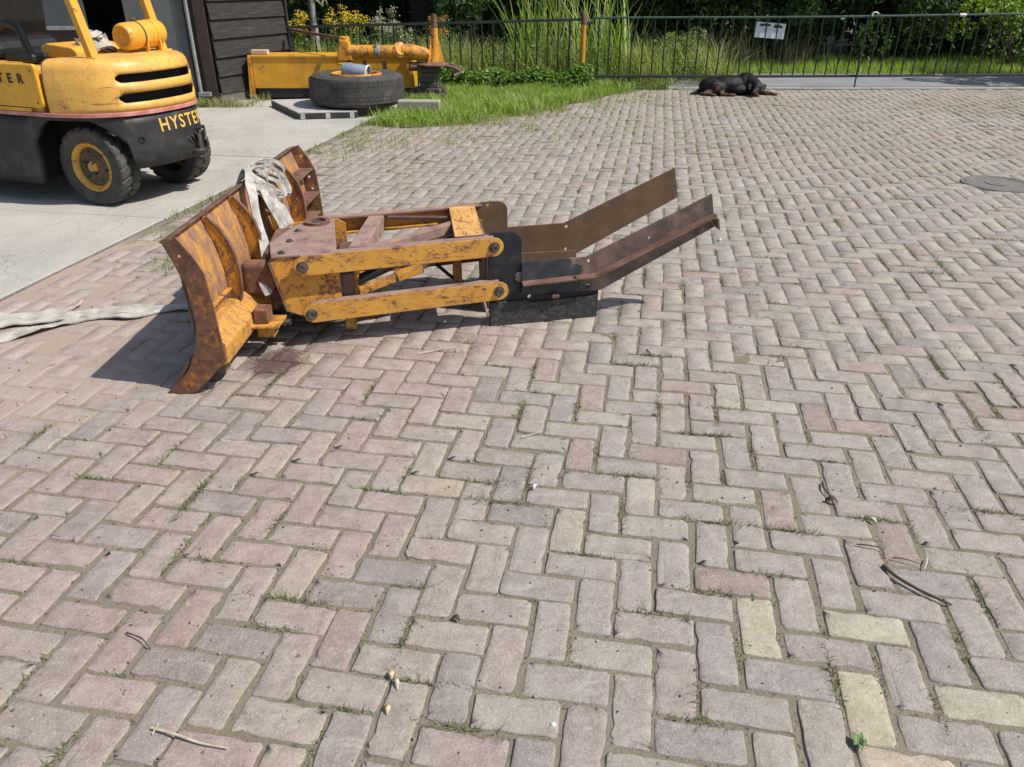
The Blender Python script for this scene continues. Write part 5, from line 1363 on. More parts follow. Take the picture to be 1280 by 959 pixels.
# pallet: angled, grey deck over black blocks
pal_ = thing('pallet', (-2.35, 9.75, 0), 0, 'low black pallet with a grey deck lying beneath the big tyre', 'pallet')
pc = Vector((-2.42, 9.12, 0)); pu = Vector((0.985, 0.17, 0)); pv = Vector((-0.50, 0.866, 0)).normalized()
def PP(x, y, z): return pc + pu * x + pv * y + Vector((0, 0, z))
for k in range(7):
    b = MB(); b.box(PP, (0.0, 0.0 + 0.172 * k, 0.066), (0.66, 0.140 + 0.172 * k, 0.081)); b.build('deck_board', m_palgrey, pal_, bevel=0.003)
for x in (0.0, 0.27, 0.54):
    b = MB(); b.box(PP, (x, 0.0, 0.006), (x + 0.12, 1.19, 0.065)); b.build('bearer', m_palblack, pal_, bevel=0.004)
b = MB(); b.box(PP, (0.0, -0.006, 0.010), (0.66, 0.006, 0.064)); b.build('front_edge', m_palblack, pal_)
for x in (0.02, 0.30, 0.57):
    b = MB(); b.box(PP, (x, -0.012, 0.008), (x + 0.05, -0.007, 0.068)); b.build('edge_cleat', m_palgrey, pal_)
TC = Vector((-1.85, 9.78, 0.082))
tyre = thing('truck_tyre', (TC.x, TC.y, TC.z), 0, 'large black truck tyre with a rusty rim lying flat on the pallet', 'tyre')
b = MB(); b.lathe(TC, (0, 0, 1), [(0.30, 0.03), (0.36, 0.008), (0.46, 0.0), (0.530, 0.030), (0.552, 0.075), (0.558, 0.175), (0.552, 0.275), (0.530, 0.325), (0.47, 0.352), (0.37, 0.345), (0.30, 0.325), (0.285, 0.30), (0.285, 0.05)], 72, True)
b.build('casing', m_rubber, tyre, smooth=True)
b = MB()
for h in (0.075, 0.112, 0.149, 0.186, 0.223, 0.260, 0.290):
    n = 60
    for k in range(n):
        a0 = 2 * math.pi * (k + (0.5 if int(h * 1000) % 2 else 0)) / n; a1 = a0 + 2 * math.pi / n * 0.93
        lo_ = [TC + Vector((math.cos(a) * 0.549, math.sin(a) * 0.549, h + dz)) for a, dz in ((a0, -0.016), (a1, -0.016), (a1, 0.016), (a0, 0.016))]
        hi_ = [TC + Vector((math.cos(a) * 0.5578, math.sin(a) * 0.5578, h + dz)) for a, dz in ((a0, -0.0155), (a1, -0.0155), (a1, 0.0155), (a0, 0.0155))]
        b.prism(lo_, hi_)
b.build('tread', m_rubber, tyre)['kind'] = 'stuff'
b = MB(); b.lathe(TC, (0, 0, 1), [(0.292, 0.29), (0.298, 0.340), (0.292, 0.352), (0.275, 0.353), (0.262, 0.34), (0.255, 0.25), (0.16, 0.215), (0.14, 0.215), (0.135, 0.10), (0.13, 0.10), (0.255, 0.06), (0.285, 0.06)], 48, True); b.build('rim', m_axle, tyre, smooth=True)
bk = thing('grey_bucket', (TC.x, TC.y, 0.44), 0, 'grey blue plastic bucket lying on its side on the truck tyre', 'bucket')
c0 = Vector((-1.985, 9.72, 0.470)); ax = Vector((1, -0.16, -0.16)).normalized()
b = MB(); b.lathe(c0, ax, [(0.0001, 0.0), (0.078, 0.0), (0.086, 0.01), (0.098, 0.30), (0.093, 0.30), (0.082, 0.015), (0.0001, 0.012)], 32); b.build('bucket_body', m_bucket, bk, smooth=True)
b = MB(); b.lathe(c0, ax, [(0.098, 0.288), (0.106, 0.290), (0.106, 0.305), (0.096, 0.306)], 32, True); b.build('bucket_rim', m_white, bk, smooth=True)
b = MB(); b.lathe(c0, ax, [(0.0925, 0.262), (0.0925, 0.270), (0.0001, 0.272)], 24); b.build('bucket_contents', m_brickpale, bk, smooth=True)

# ------------------------------------------------------------------ dog asleep by the kerb
def ellipsoid(c, r, rot=None, n=14):
    bm = bmesh.new(); bmesh.ops.create_uvsphere(bm, u_segments=n, v_segments=n // 2 + 2, radius=1.0)
    M = Matrix.Translation(c) @ (rot or Matrix()) @ Matrix.Diagonal((*r, 1))
    vs = [M @ v.co for v in bm.verts]; fs = [tuple(v.index for v in f.verts) for f in bm.faces]; bm.free(); return vs, fs
def capsule(b, p, q, r0, r1, n=12):
    p, q = Vector(p), Vector(q); m = 5
    b.tube([p + (q - p) * k / m for k in range(m + 1)], [r0 + (r1 - r0) * k / m for k in range(m + 1)], n)
    for c, r in ((p, r0), (q, r1)): b.add(*ellipsoid(c, (r, r, r)))
DX, DY = 3.02, 11.20
dog = thing('dog', (DX, DY, 0), 0, 'black and tan dog asleep on the paving in front of the gate', 'dog')
def DG(x, y, z): return Vector((DX + x * 1.16, DY + y, z * 0.97))
b = MB()
b.add(*ellipsoid(DG(-0.02, 0.06, 0.128), (0.30, 0.160, 0.128)))          # ribcage and belly
b.add(*ellipsoid(DG(0.16, 0.06, 0.145), (0.165, 0.150, 0.145)))
b.add(*ellipsoid(DG(0.10, -0.04, 0.070), (0.16, 0.09, 0.070)))           # chest and shoulders
b.add(*ellipsoid(DG(-0.26, 0.04, 0.112), (0.155, 0.155, 0.112)))          # rump
b.add(*ellipsoid(DG(-0.20, -0.085, 0.100), (0.130, 0.060, 0.092), Matrix.Rotation(R(20), 4, 'Y')))   # thigh
capsule(b, DG(-0.28, -0.10, 0.055), DG(-0.36, -0.12, 0.032), 0.045, 0.026)   # knee to hock
capsule(b, DG(-0.36, -0.12, 0.030), DG(-0.27, -0.17, 0.024), 0.024, 0.020)
capsule(b, DG(-0.14, -0.10, 0.050), DG(-0.16, -0.15, 0.030), 0.040, 0.026)
capsule(b, DG(-0.16, -0.15, 0.028), DG(-0.05, -0.185, 0.024), 0.026, 0.022)
b.add(*ellipsoid(DG(-0.03, -0.19, 0.024), (0.045, 0.026, 0.022)))         # hind paw
b.add(*ellipsoid(DG(-0.25, -0.18, 0.022), (0.042, 0.024, 0.020)))
capsule(b, DG(-0.38, 0.02, 0.055), DG(-0.50, -0.05, 0.022), 0.030, 0.014)   # tail
capsule(b, DG(0.20, 0.0, 0.17), DG(0.245, -0.12, 0.125), 0.105, 0.085)      # neck
capsule(b, DG(0.26, 0.02, 0.10), DG(0.33, -0.03, 0.045), 0.065, 0.040)      # upper arm
capsule(b, DG(0.33, -0.03, 0.040), DG(0.455, -0.09, 0.026), 0.036, 0.024)   # forearm
b.add(*ellipsoid(DG(0.485, -0.10, 0.024), (0.045, 0.028, 0.022)))         # front paw
capsule(b, DG(0.20, -0.04, 0.06), DG(0.24, -0.17, 0.030), 0.045, 0.028)
b.add(*ellipsoid(DG(0.245, -0.21, 0.026), (0.030, 0.048, 0.024)))
# head resting on the paw, muzzle to the camera's left
b.add(*ellipsoid(DG(0.245, -0.155, 0.118), (0.078, 0.075, 0.068)))
b.add(*ellipsoid(DG(0.225, -0.205, 0.092), (0.050, 0.040, 0.042)))
capsule(b, DG(0.225, -0.205, 0.085), DG(0.185, -0.270, 0.062), 0.043, 0.034)
b.add(*ellipsoid(DG(0.180, -0.292, 0.068), (0.018, 0.014, 0.013)))         # nose
dg_me = b.build('body', m_dark, dog, smooth=True)
rm_ = dg_me.modifiers.new('remesh', 'REMESH'); rm_.mode = 'VOXEL'; rm_.voxel_size = 0.0095; rm_.use_smooth_shade = True
sm_ = dg_me.modifiers.new('smooth', 'SMOOTH'); sm_.factor = 0.6; sm_.iterations = 4
bpy.context.view_layer.update()
nm = bpy.data.meshes.new_from_object(dg_me.evaluated_get(bpy.context.evaluated_depsgraph_get()))
dg_me.modifiers.clear(); dg_me.data = nm
tan = []
TANS = [((-0.02, -0.19, 0.02), 0.07), ((-0.13, -0.16, 0.03), 0.06), ((-0.25, -0.17, 0.03), 0.055), ((-0.33, -0.13, 0.05), 0.06), ((-0.20, -0.115, 0.10), 0.050), ((0.485, -0.10, 0.02), 0.06), ((0.40, -0.07, 0.03), 0.05), ((0.245, -0.22, 0.02), 0.055), ((0.20, -0.25, 0.055), 0.045), ((0.235, -0.215, 0.075), 0.03)]
at = nm.attributes.new('tint', 'FLOAT_COLOR', 'POINT')
cs = []
for v in nm.vertices:
    p = v.co; f = 0
    for (q, r_) in TANS: f = max(f, min(1, max(0, (r_ - (p - Vector((q[0] * 1.16, q[1], q[2]))).length) / 0.018)))
    f *= 0.75 + 0.5 * noise.noise(p * 40)
    k_ = 1 + 0.5 * noise.noise(p * 12)
    c1 = Vector((0.006, 0.006, 0.007)) * k_; c2 = Vector((0.13, 0.055, 0.022))
    c = c1 + (c2 - c1) * max(0, min(1, f)); cs += [c.x, c.y, c.z, 1]
at.data.foreach_set('color', cs)
m_fur, t, bs = nodes_of('dog_fur')
a = N(t, 'ShaderNodeAttribute', attribute_name='tint'); t.links.new(a.outputs['Color'], bs.inputs['Base Color'])
bs.inputs['Roughness'].default_value = 0.5; bs.inputs['Specular IOR Level'].default_value = 0.28
bump(t, bs, noise_node(t, 90, 5, 0.7, stretch=(1, 3, 3)), 0.7, 0.006)
nm.materials.clear(); nm.materials.append(m_fur)
for sx_, nm_ in ((1, 'ear'), (-1, 'ear')):
    base = DG(0.245 + 0.072 * sx_, -0.145, 0.150)
    b = MB(); q = [(0, 0.0, 0.02), (0.03 * sx_, -0.025, 0.0), (0.025 * sx_, -0.04, -0.055), (-0.004 * sx_, -0.045, -0.065), (-0.02 * sx_, -0.03, -0.02)]
    b.prism([base + Vector(p) for p in q], [base + Vector(p) + Vector((0.012 * sx_, 0.006, 0.003)) for p in q]); o = b.build(nm_, m_fur, dog, smooth=True, bevel=0.004)

# ------------------------------------------------------------------ greenery
G1 = [(0.115, 0.205, 0.030), (0.155, 0.255, 0.040), (0.085, 0.160, 0.028), (0.20, 0.27, 0.06)]
def scatter_poly(poly, n):
    xs_ = [p[0] for p in poly]; ys_ = [p[1] for p in poly]; out = []
    while sum(len(o) for o in out) < n:
        x = rng.uniform(min(xs_), max(xs_), n); y = rng.uniform(min(ys_), max(ys_), n); k = inpoly(x, y, poly); out.append(np.stack([x[k], y[k]], 1))
    return np.concatenate(out)[:n]
def vnoise(p, s, o=0.0):
    return np.array([noise.noise(Vector((a * s + o, b_ * s, o))) for a, b_ in p])
# lawn
LV = [(-1.56, 8.75), (-1.2, 8.62), (-0.78, 8.72), (-0.35, 9.0), (0.05, 9.35), (0.42, 9.8), (0.75, 10.35), (1.10, 10.85), (1.6, 11.5), (1.95, 11.78), (1.0, 12.0), (-1.2, 11.9), (-1.3, 10.9), (-1.35, 10.2), (-1.25, 9.5)]
p = scatter_poly(LV, 62000)
nz = vnoise(p, 1.6)
edge = np.array(LAWN[:11])
def distedge(P):
    d = np.full(len(P), 9.0)
    for a, c in zip(edge[:-1], edge[1:]):
        ab = c - a; tt_ = np.clip(((P - a) @ ab) / (ab @ ab), 0, 1); d = np.minimum(d, np.linalg.norm(P - (a + tt_[:, None] * ab), axis=1))
    return d
de = distedge(p); n3 = vnoise(p, 5.0, 7.0)
keep = (rng.uniform(0, 1, len(p)) < np.clip(0.62 + 0.9 * nz + 0.5 * n3, 0.06, 1) * np.clip(0.30 + de / 0.35 + 0.8 * n3, 0.05, 1))
p = p[keep]; nz = nz[keep]; de = de[keep]
base = np.column_stack([p, np.full(len(p), 0.0)])
h = rng.uniform(0.03, 0.115, len(p)) * np.clip(0.45 + de / 0.6, 0.4, 1.0) * (1.0 + 0.6 * nz + 0.35 * np.clip((p[:, 1] - 9.5) / 2, 0, 1))
cols = pal(len(p), [(0.19, 0.31, 0.04), (0.26, 0.39, 0.06), (0.13, 0.23, 0.035), (0.33, 0.36, 0.12), (0.42, 0.38, 0.20)], 0.2, [0.34, 0.30, 0.16, 0.12, 0.08])
tag(tuft_mesh('lawn_grass', base, h, 0.0075, rng.uniform(0.1, 0.7, len(p)), cols, m_leaf), kind='stuff')
# wilder clumps standing in the lawn, and dry weeds at the foot of the barn
cl = scatter_poly(LV, 150); pts_ = []
for cx, cy in cl:
    if distedge(np.array([[cx, cy]]))[0] < 0.05: continue
    q = rng.normal(size=(60, 2)) * rng.uniform(0.03, 0.09); pts_.append(q + [cx, cy])
for cx, cy, k in ((-0.95, 10.3, 260), (-0.75, 10.6, 260), (-1.25, 9.2, 200), (-0.72, 9.15, 160), (-1.42, 8.9, 180), (-1.0, 8.95, 60)):
    pts_.append(rng.normal(size=(k, 2)) * 0.10 + [cx, cy])
pts_ = np.concatenate(pts_); n = len(pts_)
tag(tuft_mesh('lawn_clumps', np.column_stack([pts_, np.zeros(n)]), rng.uniform(0.06, 0.19, n), rng.uniform(0.006, 0.013, n), rng.uniform(0.2, 1.1, n), pal(n, [(0.21, 0.34, 0.05), (0.30, 0.42, 0.08), (0.13, 0.24, 0.04), (0.40, 0.38, 0.20)], 0.25), m_leaf, segs=3), kind='stuff')
pts_ = np.concatenate([rng.normal(size=(420, 2)) * [0.16, 0.07] + [-3.55, 10.12], rng.normal(size=(300, 2)) * [0.10, 0.05] + [-3.85, 10.08], rng.normal(size=(200, 2)) * [0.05, 0.22] + [-3.30, 10.75]]); n = len(pts_)
tag(tuft_mesh('barn_foot_weeds', np.column_stack([pts_, np.zeros(n)]), rng.uniform(0.03, 0.15, n), rng.uniform(0.005, 0.011, n), rng.uniform(0.3, 1.2, n), pal(n, [(0.30, 0.29, 0.13), (0.20, 0.24, 0.08), (0.40, 0.36, 0.22), (0.13, 0.18, 0.05)], 0.25), m_leaf, segs=3), kind='stuff')
# ragged low weeds where the lawn thins out over the bricks and along the concrete edge
N_ = 26000
x = rng.uniform(-2.3, 2.6, N_ * 6); y = rng.uniform(3.6, 11.9, N_ * 6); P_ = np.stack([x, y], 1)
de = distedge(P_); ds = np.abs(P_[:, 0] - (slab_edge(P_[:, 1]) + 0.06))
inl = inpoly(x, y, LAWN)
vn2 = np.where(de < 0.9, 1.0, 0.0)
k_ = de < 0.9
vn2[k_] = vnoise(P_[k_], 4.5, 11.0)
nz = vnoise(P_[:], 3.0, 4.0)
prob = 0.85 * np.exp(-de / 0.16) * np.clip(0.45 + 1.6 * vn2, 0.05, 1) * (~inl) + 0.42 * np.exp(-de / 0.45) * (nz > 0.02) * (~inl) * (y < 11.7) + np.where((P_[:, 0] < slab_edge(y) + 0.35) & (y > 3.9) & (y < 9.0), 0.55 * np.exp(-ds / 0.07) * (nz > -0.15) * np.clip((y - 4.2) / 1.5, 0.0, 1), 0)
for cx, cy, r_ in ((-2.18, 5.15, 0.22), (-2.10, 4.75, 0.25), (-2.0, 4.2, 0.18), (-1.6, 7.6, 0.5), (-1.35, 8.2, 0.35), (-0.9, 7.9, 0.4), (0.1, 8.6, 0.35), (-1.9, 7.1, 0.3)):
    prob = np.maximum(prob, 0.35 * np.exp(-((x - cx) ** 2 + (y - cy) ** 2) / r_ ** 2) * (nz > 0.0))
prob *= P_[:, 0] > slab_edge(y) + 0.0
k = rng.uniform(0, 1, len(x)) < prob
P_ = P_[k]; nzk = nz[k]
base = np.column_stack([P_, [H(a, b_) - 0.006 for a, b_ in P_]])
dek = distedge(P_)
tag(tuft_mesh('edge_weeds', base, rng.uniform(0.015, 0.06, len(P_)) * (1 + nzk + 0.8 * np.exp(-dek / 0.12)), 0.006, rng.uniform(0.3, 1.0, len(P_)), pal(len(P_), [(0.17, 0.25, 0.05), (0.24, 0.28, 0.08), (0.32, 0.29, 0.15), (0.11, 0.18, 0.035)], 0.2), m_leaf), kind='stuff')
# small grasses and moss in the joints
J = []
for b0 in bricks:
    if b0[1] > 11.0: continue
    x, y, rot, cu, cv = b0
    wx, wy = warp(x, y); x += wx; y += wy
    nn = noise.noise(Vector((x * 0.9, y * 0.9, 12.0))) + 0.8 * noise.noise(Vector((x * 4, y * 4, 2.0)))
    pr = 0.32 + 0.60 * max(0, nn + 0.15)
    if drift(x, y) > 0.5: pr *= 0.15
    if rb.random() < pr:
        sgx = rb.choice((-1, 1)); tq = rb.uniform(-1, 1)
        a = R(-10) + rot * math.pi / 2
        if rb.random() < 0.6: lx, ly = tq * 0.10, 0.0515 * sgx
        else: lx, ly = 0.1035 * sgx, tq * 0.05
        J.append((x + lx * math.cos(a) - ly * math.sin(a), y + lx * math.sin(a) + ly * math.cos(a), a + (0 if abs(lx) < 0.1 else math.pi / 2), rb.uniform(0.3, 1.3) ** 1.5 if rb.random() > 0.08 else rb.uniform(1.4, 2.2)))
bb = []; hh = []
for x, y, a, sz in J:
    n = int(16 + 44 * sz)
    L_ = 0.018 + 0.028 * sz
    for _ in range(n):
        q = rb.gauss(0, 1) * L_; w_ = rb.gauss(0, 0.004)
        bb.append((x + q * math.cos(a) - w_ * math.sin(a), y + q * math.sin(a) + w_ * math.cos(a), H(x, y) - 0.006)); hh.append(rb.uniform(0.006, 0.019) * (0.6 + 0.7 * sz))
bb = np.array(bb); hh = np.array(hh)
tag(tuft_mesh('joint_grass', bb, hh, 0.0026, rng.uniform(0.3, 1.5, len(bb)), pal(len(bb), [(0.12, 0.145, 0.06), (0.17, 0.18, 0.09), (0.26, 0.23, 0.15), (0.08, 0.105, 0.045)], 0.2), m_dryleaf, tipw=0.1), kind='stuff')

# nettles and bindweed massed along the foot of the fence
p = np.column_stack([rng.uniform(-1.25, 1.15, 9000), rng.normal(11.72, 0.16, 9000)])
top_ = 0.21 + 0.22 * vnoise(p, 2.2, 3.0) + 0.10 * np.exp(-((p[:, 0] - 0.75) / 0.35) ** 2) + 0.08 * np.exp(-((p[:, 0] + 0.75) / 0.3) ** 2)
z = rng.uniform(0.1, 1, len(p)) ** 0.6 * np.clip(top_, 0.05, 0.5)
ctr = np.column_stack([p, z])
tag(leaves_mesh(ctr, rng.uniform(0.035, 0.075, len(p)), pal(len(p), [(0.10, 0.19, 0.035), (0.16, 0.27, 0.05), (0.07, 0.14, 0.03), (0.26, 0.34, 0.11)], 0.25, [.35, .3, .2, .15]), m_leaf, 'nettle_bed', flat=0.55, aspect=0.6), kind='stuff')
p = np.column_stack([rng.uniform(1.1, 2.25, 1500), rng.normal(11.80, 0.07, 1500)])
ctr = np.column_stack([p, rng.uniform(0.0, 0.09, 1500)])
tag(leaves_mesh(ctr, rng.uniform(0.02, 0.045, 1500), pal(1500, [(0.085, 0.155, 0.03), (0.14, 0.2, 0.05)], 0.25), m_leaf, 'creeping_weeds', flat=0.6), kind='stuff')
# reeds
def reeds(name, n, x0, x1, y0, y1, h0, h1, wd, cols, lean=(0.05, 0.35), clump=None):
    p = np.column_stack([rng.uniform(x0, x1, n), rng.uniform(y0, y1, n)])
    if clump:
        k = rng.uniform(0, 1, n) < np.clip(0.55 + 1.3 * vnoise(p, clump, 8.0), 0.05, 1); p = p[k]
    n = len(p); base = np.column_stack([p, np.full(n, -0.05)])
    h = rng.uniform(h0, h1, n)
    return tag(tuft_mesh(name, base, h, rng.uniform(0.6, 1.3, n) * wd, rng.uniform(*lean, n), pal(n, cols, 0.2), m_leaf, segs=4, droop=0.75), kind='stuff')
REED = [(0.20, 0.31, 0.06), (0.27, 0.38, 0.09), (0.14, 0.23, 0.045), (0.38, 0.40, 0.18)]
reeds('reeds', 420, 0.1, 1.9, 12.4, 13.5, 0.8, 1.7, 0.032, REED, (0.05, 0.50), 1.6)
reeds('tall_grass', 8500, -1.3, 3.3, 12.25, 13.6, 0.25, 0.85, 0.011, [(0.20, 0.27, 0.065), (0.33, 0.35, 0.14), (0.13, 0.20, 0.04), (0.44, 0.41, 0.25)], (0.2, 1.0), 1.7)
pw = np.column_stack([rng.uniform(-5.4, 3.2, 9000), rng.uniform(12.3, 13.5, 9000)])
tw = 0.45 + 0.28 * vnoise(pw, 1.8, 6.0)
ctr = np.column_stack([pw, rng.uniform(0.05, 1, 9000) ** 0.7 * tw * np.where(pw[:, 0] < -0.8, 1.25, 1.0)])
tag(leaves_mesh(ctr, rng.uniform(0.03, 0.075, 9000), pal(9000, [(0.10, 0.18, 0.035), (0.16, 0.25, 0.05), (0.07, 0.13, 0.025), (0.27, 0.31, 0.12)], 0.25, [.4, .3, .2, .1]), m_leaf, 'weed_thicket', flat=0.3, aspect=0.45), kind='stuff')
reeds('meadow_grass', 8000, -5.5, -0.6, 12.0, 13.2, 0.3, 0.85, 0.011, [(0.19, 0.25, 0.065), (0.27, 0.30, 0.11), (0.13, 0.19, 0.045), (0.38, 0.37, 0.20)], (0.2, 1.0), 1.7)
# verge
n = 42000
p = np.column_stack([rng.uniform(1.6, 13, n), 13.85 + rng.uniform(0, 1, n) ** 1.3 * 3.4])
near_ = np.clip((p[:, 1] - 13.85) / 0.5, 0.0, 1)
nz = vnoise(p, 1.1, 2.0)
k = rng.uniform(0, 1, n) < (0.45 + 0.55 * near_) * np.clip(0.9 + nz, 0.2, 1); p = p[k]; near_ = near_[k]; nz = nz[k]; n = len(p)
h = rng.uniform(0.05, 0.13, n) * (0.4 + 0.9 * near_) * (1 + 0.7 * nz) * (1 + 0.6 * np.clip((5.0 - p[:, 0]) / 2.5, 0, 1))
tag(tuft_mesh('verge_grass', np.column_stack([p, np.full(n, -0.04)]), h + 0.02, 0.010, rng.uniform(0.1, 0.8, n), pal(n, [(0.21, 0.33, 0.04), (0.28, 0.41, 0.055), (0.14, 0.24, 0.035), (0.40, 0.38, 0.19)], 0.2, [.35, .3, .2, .15]), m_leaf), kind='stuff')
# seeded grasses, brown, behind the sign
reeds('seeding_grass', 1100, 2.6, 5.6, 14.6, 15.8, 0.35, 0.75, 0.008, [(0.30, 0.25, 0.16), (0.36, 0.33, 0.22), (0.16, 0.18, 0.07)], (0.1, 0.5), 1.5)

# golden flowering plants behind the left fence
def plant(x, y, hgt, nst, spread, fcol, label, group, name='goldenrod_plant'):
    root = thing(name, (x, y, -0.04), 0, label, 'plant', group)
    b = MB(); lc, lf = [], []
    for _ in range(nst):
        a = rb.uniform(0, 6.28); r_ = rb.uniform(0.2, 1) * spread; hh_ = hgt * rb.uniform(0.75, 1.05)
        tip = Vector((x + r_ * math.cos(a), y + r_ * math.sin(a), hh_)); mid = Vector((x + r_ * .3 * math.cos(a), y + r_ * .3 * math.sin(a), hh_ * .5))
        b.tube([(x + rb.uniform(-.04, .04), y + rb.uniform(-.04, .04), -0.04), mid, tip], [0.006, 0.005, 0.002], 4)
        for k in range(26):
            f = rb.uniform(0.12, 0.92); q = mid * (1 - abs(2 * f - 1)) + (tip if f > .5 else Vector((x, y, 0))) * abs(2 * f - 1)
            lc.append((q.x + rb.gauss(0, 0.035), q.y + rb.gauss(0, 0.035), q.z + rb.gauss(0, 0.02)))
        for k in range(42):
            u_ = abs(rb.gauss(0, 0.4)); lf.append((tip.x + rb.gauss(0, 0.028 + 0.03 * u_), tip.y + rb.gauss(0, 0.028 + 0.03 * u_), tip.z - u_ * 0.16 + 0.02))
    b.build('stems', m_leafstem, root)
    inv = np.array([x, y, -0.04])
    leaves_mesh(np.array(lc) - inv, rng.uniform(0.04, 0.085, len(lc)), pal(len(lc), [(0.10, 0.17, 0.04), (0.16, 0.23, 0.06)], 0.25), m_leaf, 'leaves', root, aspect=0.32)
    leaves_mesh(np.array(lf) - inv, rng.uniform(0.014, 0.026, len(lf)), pal(len(lf), fcol, 0.2), m_dryleaf, 'flower_heads', root, aspect=0.9)['kind'] = 'stuff'
m_leafstem = simple('green_stem', [(0.3, (0.07, 0.11, 0.03)), (0.7, (0.13, 0.17, 0.06))], 20, 3, 0.7, bmp=0)
YF = [(0.72, 0.50, 0.03), (0.62, 0.46, 0.06), (0.78, 0.58, 0.10)]; WF = [(0.50, 0.48, 0.38), (0.38, 0.37, 0.26)]
for x, y, h, c, l in [(-3.62, 13.2, 0.93, YF, 'goldenrod in full yellow flower nearest the barn corner'), (-3.25, 13.0, 0.92, YF, 'second clump of yellow goldenrod from the barn, above the fence rail'),
                      (-2.72, 13.3, 1.02, YF, 'tall yellow goldenrod clump above the middle of the steel box'), (-2.45, 13.1, 0.93, YF, 'yellow goldenrod clump behind the left end of the orange axle'), (-1.15, 13.2, 0.88, [(0.55, 0.30, 0.08), (0.45, 0.28, 0.10)], 'rust coloured seeding plant behind the upright axle pin'),
                      (-3.95, 13.6, 1.15, WF, 'pale seeding plant rising at the barn corner'), (-2.05, 13.3, 0.98, WF, 'pale flowering plant behind the middle of the orange axle'), (-1.75, 13.2, 0.80, WF, 'lower pale flowering plant behind the hub of the axle')]:
    plant(x, y, h, 11, 0.22, c, l, 'flowering plants behind the left fence')

# shrub leaf clouds
def clouds(name, centre, rad, n, size, cols, lumps=14, mat=m_leaf, link=False, seed=0):
    r_ = np.random.default_rng(seed)
    c = np.array([centre]) + r_.normal(size=(lumps, 3)) * np.array(rad) * 0.52
    idx = r_.integers(0, lumps, n); rr = r_.uniform(0.55, 1.0, n) ** 0.5
    d = r_.normal(size=(n, 3)); d /= np.linalg.norm(d, axis=1)[:, None]
    ls = r_.uniform(0.22, 0.42, lumps)
    P = c[idx] + d * rr[:, None] * (ls[idx][:, None] * np.array(rad))
    lumpc = r_.uniform(0.75, 1.25, lumps)
    cc = pal(n, cols, 0.25) * lumpc[idx][:, None]
    return P, cc
def tree(name, x, y, hgt, cr, trunk_r, label, mat, crown_me, cz, sc_=1.0, group='trees beyond the road', rot=0.0):
    root = thing(name, (x, y, -0.05), rot, label, 'tree', group)
    b = MB(); pth = [(x + rb.uniform(-.06, .06) * k, y + rb.uniform(-.06, .06) * k, -0.05 + hgt * k / 6) for k in range(7)]
    b.tube(pth, [trunk_r * (1.35 if k == 0 else 1 - 0.11 * k) for k in range(7)], 14)
    b.build('trunk', mat, root, smooth=True)
    for k in range(4):
        a = rb.uniform(0, 6.28); z0 = hgt * (0.45 + 0.12 * k); l_ = cr * 0.8
        b = MB(); b.tube([(x, y, z0), (x + math.cos(a) * l_ * .5, y + math.sin(a) * l_ * .5, z0 + l_ * .35), (x + math.cos(a) * l_, y + math.sin(a) * l_, z0 + l_ * .6)], [trunk_r * .45, trunk_r * .28, trunk_r * .1], 7); b.build('limb', mat, root, smooth=True)
    o = bpy.data.objects.new('crown', crown_me); C.objects.link(o); o.parent = root; o.location = (0, 0, cz); o.scale = (sc_, sc_, sc_); o.rotation_euler = (0, 0, rb.uniform(0, 6))
    return root
crowns = []
for s_ in range(3):
    P, cc = clouds('c', (0, 0, 0), (2.3, 2.3, 1.9), 15000, 0.16, [(0.045, 0.085, 0.02), (0.06, 0.11, 0.028), (0.035, 0.07, 0.018)], 26, seed=40 + s_)
    crowns.append(leaves_mesh(P, rng.uniform(0.10, 0.20, len(P)), cc, m_leaf, 'crown', link=False))
TL = ['dark leafy tree with a bare trunk, leftmost beyond the left fence', 'slim pale barked birch rising behind the yellow goldenrod', 'dark tree beyond the plank shed', 'dark tree behind the tall reeds', 'dark tree standing behind the middle of the gate', 'slim pale trunked tree beyond the gate left of the sign', 'dark tree directly behind the warning sign', 'dark tree beyond the gate right of the sign', 'dark leafy tree beyond the right part of the gate', 'rightmost dark tree beyond the gate']
TP = [(-6.2, 17.5, .14), (-3.75, 16.0, .075), (-2.0, 18.5, .13), (0.9, 18.0, .14), (2.9, 17.6, .12), (4.55, 17.0, .085), (5.6, 18.6, .15), (7.3, 17.3, .13), (9.2, 17.9, .15), (11.6, 17.0, .14)]
for i, ((x, y, r_), l) in enumerate(zip(TP, TL)):
    pale = i in (1, 5)
    tree('birch_tree' if pale else 'leafy_tree', x, y, 4.6, 2.0, r_, l, m_birch if pale else m_bark, crowns[i % 3], 4.3 if i != 1 else 5.2, 1.0 + 0.1 * (i % 3))
tree('leafy_tree', 10.6, 12.35, 3.2, 1.1, 0.09, 'leafy tree at the right whose shade falls on the road', m_bark, crowns[1], 3.3, 0.52, group=None)
